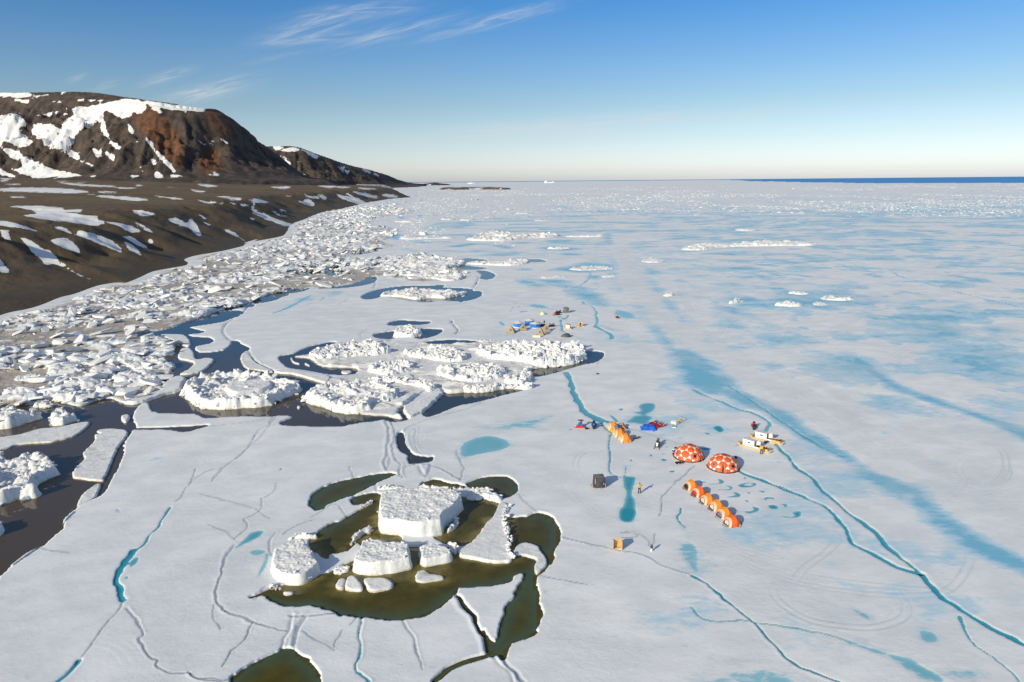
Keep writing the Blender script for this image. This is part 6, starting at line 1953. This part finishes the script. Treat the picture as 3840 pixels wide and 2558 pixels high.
# cool box
t = thing('cool_box', 'blue cool box with white lid at the left side of the farther dome tent', 'cool box', spot('N', 672, 440), rad(30))
MB().box((0, 0, .2), (.62, .4, .38)).build('box', plain('deep_blue_plastic', (.01, .04, .35), .4), t)
MB().box((0, 0, .43), (.66, .44, .1)).build('lid', WHITEP, t)
t = thing('tub', 'white tub on the ice beside the open plank sledge', 'tub', spot('M', 1345, 595), rad(5))
MB().box((0, 0, .12), (.62, .36, .24), taper=1.1).build('tub_body', WHITEP, t)
MB().box((0, 0, .26), (.70, .42, .05)).build('rim', BLACK, t)
# black pulk
t = thing('pulk', 'black plastic pulk with pale labels between the large dome tents and the row', 'sledge', spot('N', 788, 722), rad(14))
hull = lambda k, z: [(x * k, y * k, z) for x, y in ((-.72, -.18), (-.5, -.36), (.5, -.38), (.74, -.22), (.74, .22), (.5, .38), (-.5, .36), (-.72, .18))]
MB().loft([hull(.82, .02), hull(1.0, .22), hull(1.02, .26), hull(.92, .27), hull(.85, .16)]).build('shell', BLACK, t)
MB().box((-.3, -.37, .15), (.22, .012, .08), rz=.0).build('sticker', WHITEP, t)
MB().box((.3, -.385, .15), (.14, .012, .1)).build('sticker', WHITEP, t)

# ---- kayaks under a tarp
kx, ky, kz = spot('M', 640, 560)
KDIR = rad(38)
for i, (off, sh) in enumerate(((-.95, .15), (-.35, -.1), (.25, .2), (.85, 0.0), (1.4, .35))):
    t = thing('kayak', ('red kayak nearest the open plank sledge, in the raft under the blue tarp', 'red kayak second from the open plank sledge, in the tarped raft', 'red kayak in the middle of the tarped raft', 'red kayak second from the pale pool, in the tarped raft', 'red kayak nearest the turquoise melt pool, in the tarped raft')[i], 'kayak',
              (kx + math.cos(KDIR + math.pi / 2) * off + math.cos(KDIR) * sh, ky + math.sin(KDIR + math.pi / 2) * off + math.sin(KDIR) * sh, kz), KDIR + rad((i - 2) * 3), 'red kayaks under the blue tarp')
    secs = []
    for u in np.linspace(-1, 1, 15):
        wd, up = .29 * max(1 - abs(u) ** 2.3, .02), .02 + .22 * max(abs(u) - .45, 0) ** 1.6 * 1.8
        secs.append([(2.35 * u, wd * math.cos(a) * 1.0, up + .17 + (.15 if math.sin(a) > 0 else .17) * math.sin(a) * (1 - abs(u) ** 3 * .8)) for a in np.linspace(0, 6.283, 10, endpoint=False)])
    MB().loft(secs).build('hull', RED, t, True)
    MB().loft([[(.1 + .36 * math.cos(a) * k, .2 * math.sin(a) * k, z) for a in np.linspace(0, 6.283, 12, endpoint=False)] for k, z in ((1.05, .31), (1.1, .36), (.9, .37), (.85, .30))]).build('cockpit', BLACK, t)
    MB().ball((1.2, 0, .31), (.17, .13, .04), 10, 4).build('hatch', WHITEP, t)
    MB().ball((2.26, 0, .42), (.13, .05, .05), 6, 4).build('bow_cap', BLACK, t)
# tarp draped over the near ends
r_ = np.random.RandomState(3)
gx, gy = np.meshgrid(np.linspace(-1.6, 1.6, 40), np.linspace(-1.3, 1.1, 30))
u, v = gx.ravel(), gy.ravel()
prof = .62 * sstep(1.6, .9, np.abs(u)) * sstep(1.3, .55, np.abs(v + .1))
z = prof * (.78 + .4 * ridged(u / .9 + .3 * v, v / 1.1, 3, 8)) + .12 * (fbm(u / .35, v / .35, 3, 4) - .4) * (prof > .05) + .02
tp = np_mesh('tarp', np.stack([u, v, np.maximum(z, .015)], -1), grid_quads(30, 40), True)
kk_ = link('tarp', tp, BLUE, loc=spot('M', 415, 625), rot=(0, 0, rad(-4)))
kk_.modifiers.new('thick', 'SOLIDIFY').thickness = .02
tag(kk_, 'crumpled blue tarp over the near ends of the red kayaks', 'tarp')
t = thing('wooden_post', 'short dark post on the ice in front of the blue tarp', 'post', spot('M', 605, 735), rad(30))
MB().box((0, 0, .06), (.55, .07, .09)).build('shaft', DARK, t)

# ---- plank sledges
def sledge(t, L, wd, n, mat, side=True):
    for s in (-1, 1):
        MB().side_prism([(-L / 2 - .35, .34), (-L / 2 - .1, .10), (-L / 2 + .3, .0), (L / 2, .0), (L / 2, .20), (-L / 2 + .2, .22), (-L / 2 - .28, .40)], s * wd * .42 - .035, s * wd * .42 + .035).build('runner', mat, t)
    for i in range(n):
        x = -L / 2 + .15 + (L - .25) * i / (n - 1)
        MB().box((x, 0, .235 + rng.uniform(0, .006)), ((L - .2) / n * .72, wd, .035), rz=rng.uniform(-.015, .015)).build('plank', mat, t)


t = thing('open_sledge', 'open plank sledge with a white sheet heaped on its near end', 'sledge', spot('M', 1500, 400), rad(228))
sledge(t, 4.2, 1.15, 14, PALEPLY)
gx, gy = np.meshgrid(np.linspace(-.9, .9, 26), np.linspace(-.75, .75, 22))
u, v = gx.ravel(), gy.ravel()
z = .26 + sstep(.9, .4, np.abs(u)) * sstep(.75, .45, np.abs(v)) * (.18 + .34 * ridged(u / .8, v / .9, 3, 14)) - .2 * sstep(.5, .75, np.abs(v))
MBo = link('sheet', np_mesh('sheet', np.stack([u, v, z], -1), grid_quads(22, 26), True), WHITE_NY, t, loc=(1.35, 0, 0))
MBo.modifiers.new('thick', 'SOLIDIFY').thickness = .02
for y in (-.4, .1, .45): MB().tube([(.2, y, .30), (-1.6, y * .7, .31)], .03, 5).build('tent_pole', PLY, t)
MB().box((-.9, .05, .31), (.5, .3, .1), rz=.5).build('folded_cloth', plain('olive_yellow', (.42, .40, .05), .7), t)
for s in (-1, 1): MB().tube([(-2.1, s * .48, .2), (-2.45, s * .48, .46)], .05, 6).build('runner_tip', BLACK, t)


def cabin_sledge(label, loc, rz):
    """front towards -x"""
    t = thing('cabin_sledge', label, 'sledge', loc, rz, 'cabin sledges')
    sledge(t, 5.6, 1.25, 16, PLY)
    # pointed wooden nose
    MB().loft([[(-2.6, -.62, .26), (-2.6, .62, .26), (-2.6, .62, .5), (-2.6, -.62, .5)], [(-3.5, -.05, .40), (-3.5, .05, .40), (-3.5, .05, .5), (-3.5, -.05, .5)]]).build('nose', PLY, t)
    x0, x1, z0, z1, h_ = -2.15, .05, .27, 1.42, .03
    for s in (-1, 1):
        wl = MB().box(((x0 + x1) / 2, s * .5, (z0 + z1) / 2), (x1 - x0, .04, z1 - z0)).build('side_wall', WHITEP, t)
        MB().box(((x0 + x1) / 2 + .1, s * .522, .98), (.5, .012, .24)).build('window', GLASS, wl)
    MB().box((x0 + .02, 0, (z0 + z1) / 2), (.04, .95, z1 - z0)).build('front_wall', WHITEP, t)
    MB().box(((x0 + x1) / 2 - .03, 0, z1 + .025), (x1 - x0 + .12, 1.1, .045)).build('roof', plain('pale_roof', (.62, .62, .64), .5, .06), t)
    for y, wd in ((-.39, .2), (.39, .2)): MB().box((x1 - .02, y, (z0 + z1) / 2), (.04, wd, z1 - z0 - .01)).build('rear_wall', WHITEP, t)
    MB().box((x1 - .5, 0, (z0 + z1) / 2), (.04, .92, z1 - z0 - .02)).build('interior_shade', DARK, t)  # dark sheet added for the shade inside the open cabin
    d_ = MB().box((x1 + .33, .62, .80), (.66, .035, 1.02)).build('door', WHITEP, t)
    MB().box((x1 + .3, .62, 1.36), (.62, .5, .03), rx=.2).build('door_hood', PALEPLY, t)
    # low white coaming and plywood box behind
    for s in (-1, 1):
        MB().box((.55, s * .6, .42), (.96, .035, .3)).build('coaming', WHITEP, t)
        MB().box((1.85, s * .6, .46), (1.6, .035, .4)).build('box_side', PLY, t)
    MB().box((2.66, 0, .46), (.035, 1.2, .4)).build('box_end', PLY, t)
    for i in range(9):
        MB().ball((.5 + 2.0 * rng.random(), rng.uniform(-.38, .38), .48 + .14 * rng.random()), (rng.uniform(.2, .34), rng.uniform(.16, .24), rng.uniform(.14, .22)), 9, 6).build('gear_bag', BLACK if i % 4 else BROWN, t, True)
    MB().box((2.9, 0, .25), (.5, 1.3, .05)).build('tail_board', PALEPLY, t)
    return t


CS = math.degrees(math.atan2(-4.7, 4.5))
cabin_sledge('white cabin sledge with a plywood bin, nearer one, person in yellow behind it', spot('Q', 890, 1165), rad(CS))
cabin_sledge('white cabin sledge with a plywood bin, farther one, at a blue crack', spot('Q', 1340, 880), rad(CS + 3))
t = thing('drum', 'dark round drum lying between the two cabin sledges', 'drum', spot('Q', 1305, 965), rad(20))
MB().loft([[(x, .22 * k * math.cos(a), .22 + .22 * k * math.sin(a)) for a in np.linspace(0, 6.283, 14, endpoint=False)] for x, k in ((-.4, .85), (-.38, 1), (-.1, 1), (-.08, .96), (.1, .96), (.12, 1), (.38, 1), (.4, .85))]).build('drum_shell', plain('dark_drum', (.05, .05, .05), .5), t)

# ---- shelters and boxes
def cube_shelter(label, loc, rz, mat, S=1.7, trim=YELLOW, group='hub shelters'):
    t = thing('shelter', label, 'shelter', loc, rz, group)
    h = S
    faces = {'front': ((-1, -1), (1, -1)), 'right': ((1, -1), (1, 1)), 'back': ((1, 1), (-1, 1)), 'left': ((-1, 1), (-1, -1))}
    for k, (a, b) in faces.items():
        a, b = Vector((*a, 0)) * S / 2, Vector((*b, 0)) * S / 2
        o_ = Vector(((a + b) / 2)).normalized()
        up = Vector((0, 0, h))
        c = (a + b) / 2 + up / 2 + o_ * .16
        ta, tb = a * .9 + up, b * .9 + up
        MB().add([a, b, tb, ta, c], [(0, 1, 4), (1, 2, 4), (2, 3, 4), (3, 0, 4)]).build('wall_panel', mat, t)
        MB().tube([a + o_ * .012, c + o_ * .02, tb + o_ * .012], .018, 5).build('seam_pole', BLACK, t)
        MB().tube([b + o_ * .012, c + o_ * .02, ta + o_ * .012], .018, 5).build('seam_pole', BLACK, t)
    q = S / 2 * .9
    MB().add([(-q, -q, h), (q, -q, h), (q, q, h), (-q, q, h), (0, 0, h + .17)], [(0, 1, 4), (1, 2, 4), (2, 3, 4), (3, 0, 4)]).build('roof', plain('grey_roof_cloth', (.13, .13, .15), .7), t)
    MB().box((-S / 2 * .97, -S / 2 * .97, h * .72), (.07, .07, h * .5)).build('corner_strip', trim, t)
    MB().box((S / 2 * .985, -S / 2 * .985, h * .22), (.06, .06, h * .42)).build('corner_strip', trim, t)
    MB().box((S * .28, -S / 2 - .05, h * .42), (.2, .015, .12)).build('logo_patch', WHITEP, t)
    return t


cube_shelter('charcoal cube shelter with yellow corner strips near the blue melt channel', spot('O', 290, 345), rad(6), GREY)
t = thing('stake', 'reddish stake standing in front of the charcoal cube shelter', 'stake', spot('O', 320, 402))
MB().box((0, 0, .3), (.05, .05, .66), taper=.7).build('shaft', BROWN, t)
t = thing('plywood_screen', 'three sided plywood screen on a white ridge, open to the front', 'screen', spot('O', 592, 1376), rad(4))
MB().box((0, .5, .62), (1.05, .03, 1.2)).build('back_panel', PLY, t)
MB().box((.53, .05, .6), (.03, .92, 1.24)).build('side_panel', PLY, t)
MB().box((-.53, .25, .6), (.03, .5, 1.2)).build('side_panel', PLY, t)
MB().box((0, .3, .03), (1.04, .4, .04)).build('floor_board', PLY, t)
b_ = MB().box((-.515, -.02, .6), (.05, .05, 1.2)).build('batten', DARK, t)
MB().loft([[(-.4 + .09 * math.cos(a), .38 + .09 * math.sin(a), z_) for a in np.linspace(0, 6.283, 10, endpoint=False)] for z_ in (.75, .98)]).build('paper_roll', WHITE_NY, t)
t = thing('marker', 'dark green marker bag on a white snow stump beside the ridge', 'marker', spot('O', 1147, 1412))
MB().loft([[(q * math.cos(a), q * math.sin(a), z_) for a in np.linspace(0, 6.283, 9, endpoint=False)] for q, z_ in ((.15, 0), (.13, .3), (.10, .42))]).build('stump', WHITE_NY, t)
MB().loft([[(q * math.cos(a), q * math.sin(a), z_) for a in np.linspace(0, 6.283, 9, endpoint=False)] for q, z_ in ((.12, .42), (.19, .55), (.15, .8), (.03, 1.0))]).build('bag', plain('bottle_green', (.012, .06, .03), .6), t)

# ---- far camp: yurts, pyramids, huts
for x, y, lab, wr in ((612, 940, 'blue yurt with white roof, leftmost of the three', 5), (1078, 835, 'blue yurt with white roof, hindmost of the three', 40), (1310, 965, 'blue yurt with white roof, nearest of the three to the camera', 20)):
    t = thing('yurt', lab, 'yurt', spot('X', x, y), rad(wr), 'blue yurts')
    R8 = lambda q, z_: [(q * math.cos(a), q * math.sin(a), z_) for a in np.linspace(0, 2 * math.pi, 10, endpoint=False)]
    MB().loft([R8(1.62, .10), R8(1.74, .75), R8(1.70, 1.42)], False).build('wall', YURTBLUE, t)
    MB().loft([R8(1.72, .0), R8(1.76, .14), R8(1.6, .16)], False).build('skirt', WHITEP, t)
    MB().loft([R8(1.80, 1.38), R8(1.82, 1.43), R8(.9, 1.72), R8(.08, 1.98)], True).build('roof', plain('yurt_roof', (.66, .63, .60), .7, .06), t)
    MB().tube([(.1, .0, 1.9), (.45, .3, 2.2)], .05, 6).build('stove_pipe', BLACK, t)
    for a in (-1.9, -1.15, -.2):
        MB().box((1.70 * math.cos(a - rad(wr)), 1.70 * math.sin(a - rad(wr)), .98), (.06, .34, .26), rz=a - rad(wr)).build('window', GLASS, t)


def pyramid_tent(label, loc, rz, wing=None):
    t = thing('pyramid_tent', label, 'tent', loc, rz, 'tan pyramid tents')
    S, h = 1.28, 2.35
    top = (0, 0, h)
    q = [(-S, -S, .30), (S, -S, .30), (S, S, .30), (-S, S, .30)]
    g_ = [(-S * 1.1, -S * 1.1, 0), (S * 1.1, -S * 1.1, 0), (S * 1.1, S * 1.1, 0), (-S * 1.1, S * 1.1, 0)]
    for i in range(4):
        a, b = Vector(q[i]), Vector(q[(i + 1) % 4])
        m_ = (a + b) / 2 * .86
        m_.z = .75
        MB().add([a, b, Vector(top), m_, Vector(g_[i]), Vector(g_[(i + 1) % 4])], [(0, 1, 3), (1, 2, 3), (2, 0, 3), (4, 5, 1, 0)]).build('canvas_side', CANVAS, t)
    MB().add([(-.36, -1.10, .62), (.36, -1.10, .62), (0, -.68, 1.42), (-.36, -1.16, .60), (.36, -1.16, .60), (0, -.73, 1.42)], [(0, 1, 2), (3, 4, 5), (0, 1, 4, 3), (1, 2, 5, 4), (2, 0, 3, 5)]).build('doorway', DARK, t)
    MB().loft([[(k * S * x, k * S * y, z_) for x, y in ((-1, -1), (1, -1), (1, 1), (-1, 1))] for k, z_ in ((1.16, .0), (1.13, .08))], False).build('sod_flap', DARK, t)
    if wing:
        MB().add([(wing * 1.28, -.4, .3), (wing * 1.9, .2, .02), (wing * 1.7, .1, 1.35), (wing * .55, .0, 1.5), (wing * 1.2, 1.1, .05)], [(0, 1, 2, 3), (1, 4, 2), (2, 4, 3)]).build('side_wing', CANVAS, t)
    MB().tube([(0, 0, h - .05), (0, 0, h + .1)], .05, 6).build('pole_top', BLACK, t)
    return t


pyramid_tent('tan pyramid tent with a side wing, leftmost of the four', spot('X', 310, 1180), rad(-14), -1)
pyramid_tent('tan pyramid tent just in front of the leftmost blue yurt', spot('X', 790, 1065), rad(4))
pyramid_tent('tan pyramid tent behind the long plywood box', spot('X', 1540, 1265), rad(-16), 1)
pyramid_tent('tan pyramid tent right of the nearest blue yurt, door facing the camera', spot('X', 1760, 1110), rad(10))
t = thing('plywood_box', 'long pale plywood box in front of a tan pyramid tent', 'box', spot('X', 1365, 1375), rad(-6))
MB().box((0, 0, .32), (2.4, .6, .62)).build('box', PALEPLY, t)
MB().box((0, 0, .65), (2.44, .64, .05)).build('lid', wood('box_lid', (.66, .50, .32)), t)
for x in (-.8, .1): MB().box((x, 0, .70), (.3, .2, .1)).build('handle', BROWN, t)
t = thing('tunnel_tent', 'dark green tunnel tent right of the tan pyramid tents', 'tent', spot('Y', 580, 955), rad(-4))
ar = lambda x, wd, h: [(x, wd * math.cos(a), h * max(math.sin(a), 0)) for a in np.linspace(0, math.pi, 9)]
MB().loft([ar(.0 - .55, .95, 1.0), ar(.0, 1.05, 1.22), ar(.75, 1.0, 1.1), ar(1.3, .6, .55), ar(1.5, .2, .03)], False, False).build('fly', GREEN, t)
MB().loft([ar(-1.75, .3, .12), ar(-1.45, .6, .52), ar(-1.0, .82, .86), ar(-.55, .95, 1.0)], False, False).build('porch', plain('grey_brown_nylon', (.10, .085, .08), .6), t)
MB().tube(ar(-.55, .97, 1.02), .03, 5).build('pole_sleeve', GREY, t)
cube_shelter('grey cube shelter with a pale diagonal strip at the back of the far camp', spot('Y', 575, 238), rad(10), plain('mid_grey_cloth', (.15, .145, .14), .8), 1.85, LIME)
small_tent('small_tent', 'pale lime small tent with a red edge at the back of the far camp', spot('X', 1640, 425), rad(-6), LIME, LIME, LIME, open_=False, scale=.82, group='tents of the far camp', patch=False)
t2 = small_tent('small_tent', 'tiny lime tent left of the distant orange dome', (*ground(*P('F', [(1366, 172)])[0], .3), .35), rad(-6), LIME, LIME, LIME, open_=False, scale=2.2, group='tents of the distant camp', patch=False)


def hut_sledge(label, loc, rz, open_front):
    t = thing('hut_sledge', label, 'sledge', loc, rz, 'plywood hut sledges')
    sledge(t, 2.6, 1.1, 8, PLY)
    MB().loft([[(-.7, -.55, .27), (.7, -.55, .27), (.7, .55, .27), (-.7, .55, .27)], [(-.6, -.5, 1.35), (.75, -.5, 1.35), (.75, .5, 1.35), (-.6, .5, 1.35)]]).build('hut', PLY if open_front else PALEPLY, t)
    MB().box((.05, 0, 1.39), (1.5, 1.12, .05)).build('roof', PALEPLY, t)
    if open_front:
        MB().box((.02, -.54, .88), (.6, .03, .72)).build('doorway', DARK, t)
        MB().box((-.1, -.95, .24), (.42, .34, .44)).build('crate', BROWN, t)
    else:
        for x in (-.25, .35): MB().ball((x, 0, 1.52), (.3, .26, .16), 9, 6).build('roof_bag', BLACK, t, True)
        MB().box((1.0, -.2, .3), (.6, .5, .1), rz=.4).build('step', CANVAS, t)
    return t


hut_sledge('pale plywood hut sledge with black bags on its roof', spot('Y', 630, 715), rad(-24), False)
hut_sledge('yellow plywood hut sledge with a dark doorway and brown crate', spot('Y', 990, 640), rad(-6), True)
t = thing('push_sledge', 'brown sledge with a tall handle standing alone on the trail side', 'sledge', spot('Y', 2070, 400), rad(-82))
sledge(t, 2.4, 1.0, 8, wood('orange_board', (.42, .19, .06)))
MB().box((.5, 0, .5), (.7, .8, .5)).build('load', DARK, t)
MB().box((-.2, 0, .42), (.6, .7, .34)).build('crate', wood('orange_board', (.42, .19, .06)), t)
for s in (-1, 1): MB().tube([(-1.0, s * .42, .2), (-1.15, s * .34, 1.1), (-1.2, s * .05, 1.7)], .035, 6).build('handle_bar', DARK, t)
MB().ball((-1.2, 0, 1.78), .1, 8, 6).build('knob', BLACK, t)
snowmobile('white snowmobile side on, hindmost of the pair left of the grey cube shelter', spot('Y', 310, 262), rad(-84), BLACK, WHITEP, extra=BLACK)
snowmobile('red snowmobile side on, front one of the pair left of the grey cube shelter', spot('Y', 275, 318), rad(-86), RED, YELLOW)
snowmobile('dark snowmobile beside the nearest blue yurt', spot('X', 1620, 930), rad(-60), BLACK, GREY, extra=WHITE_NY)
person('person in dark clothes standing behind the nearest blue yurt', spot('X', 1692, 880), rad(20), BLACK, BLACK, DARK, 'down')
snowmobile('green and white snowmobile right of the nearest pyramid tent group', spot('X', 1940, 945), rad(-70), GREEN, WHITEP, extra=RED)
person('person in an orange jacket crouched at the right end of the far camp', spot('X', 2120, 930), rad(-70), YELLOW, BLACK, BLACK, 'sit')
t = thing('stool', 'low dark stool under the crouched person in orange', 'stool', spot('X', 2120, 930), rad(-70))
MB().box((0, .05, .38), (.36, .34, .06)).build('stool_seat', DARK, t)
for x, y in ((-.14, -.08), (.14, -.08), (-.14, .18), (.14, .18)): MB().box((x, y, .18), (.04, .04, .36)).build('leg', DARK, t)
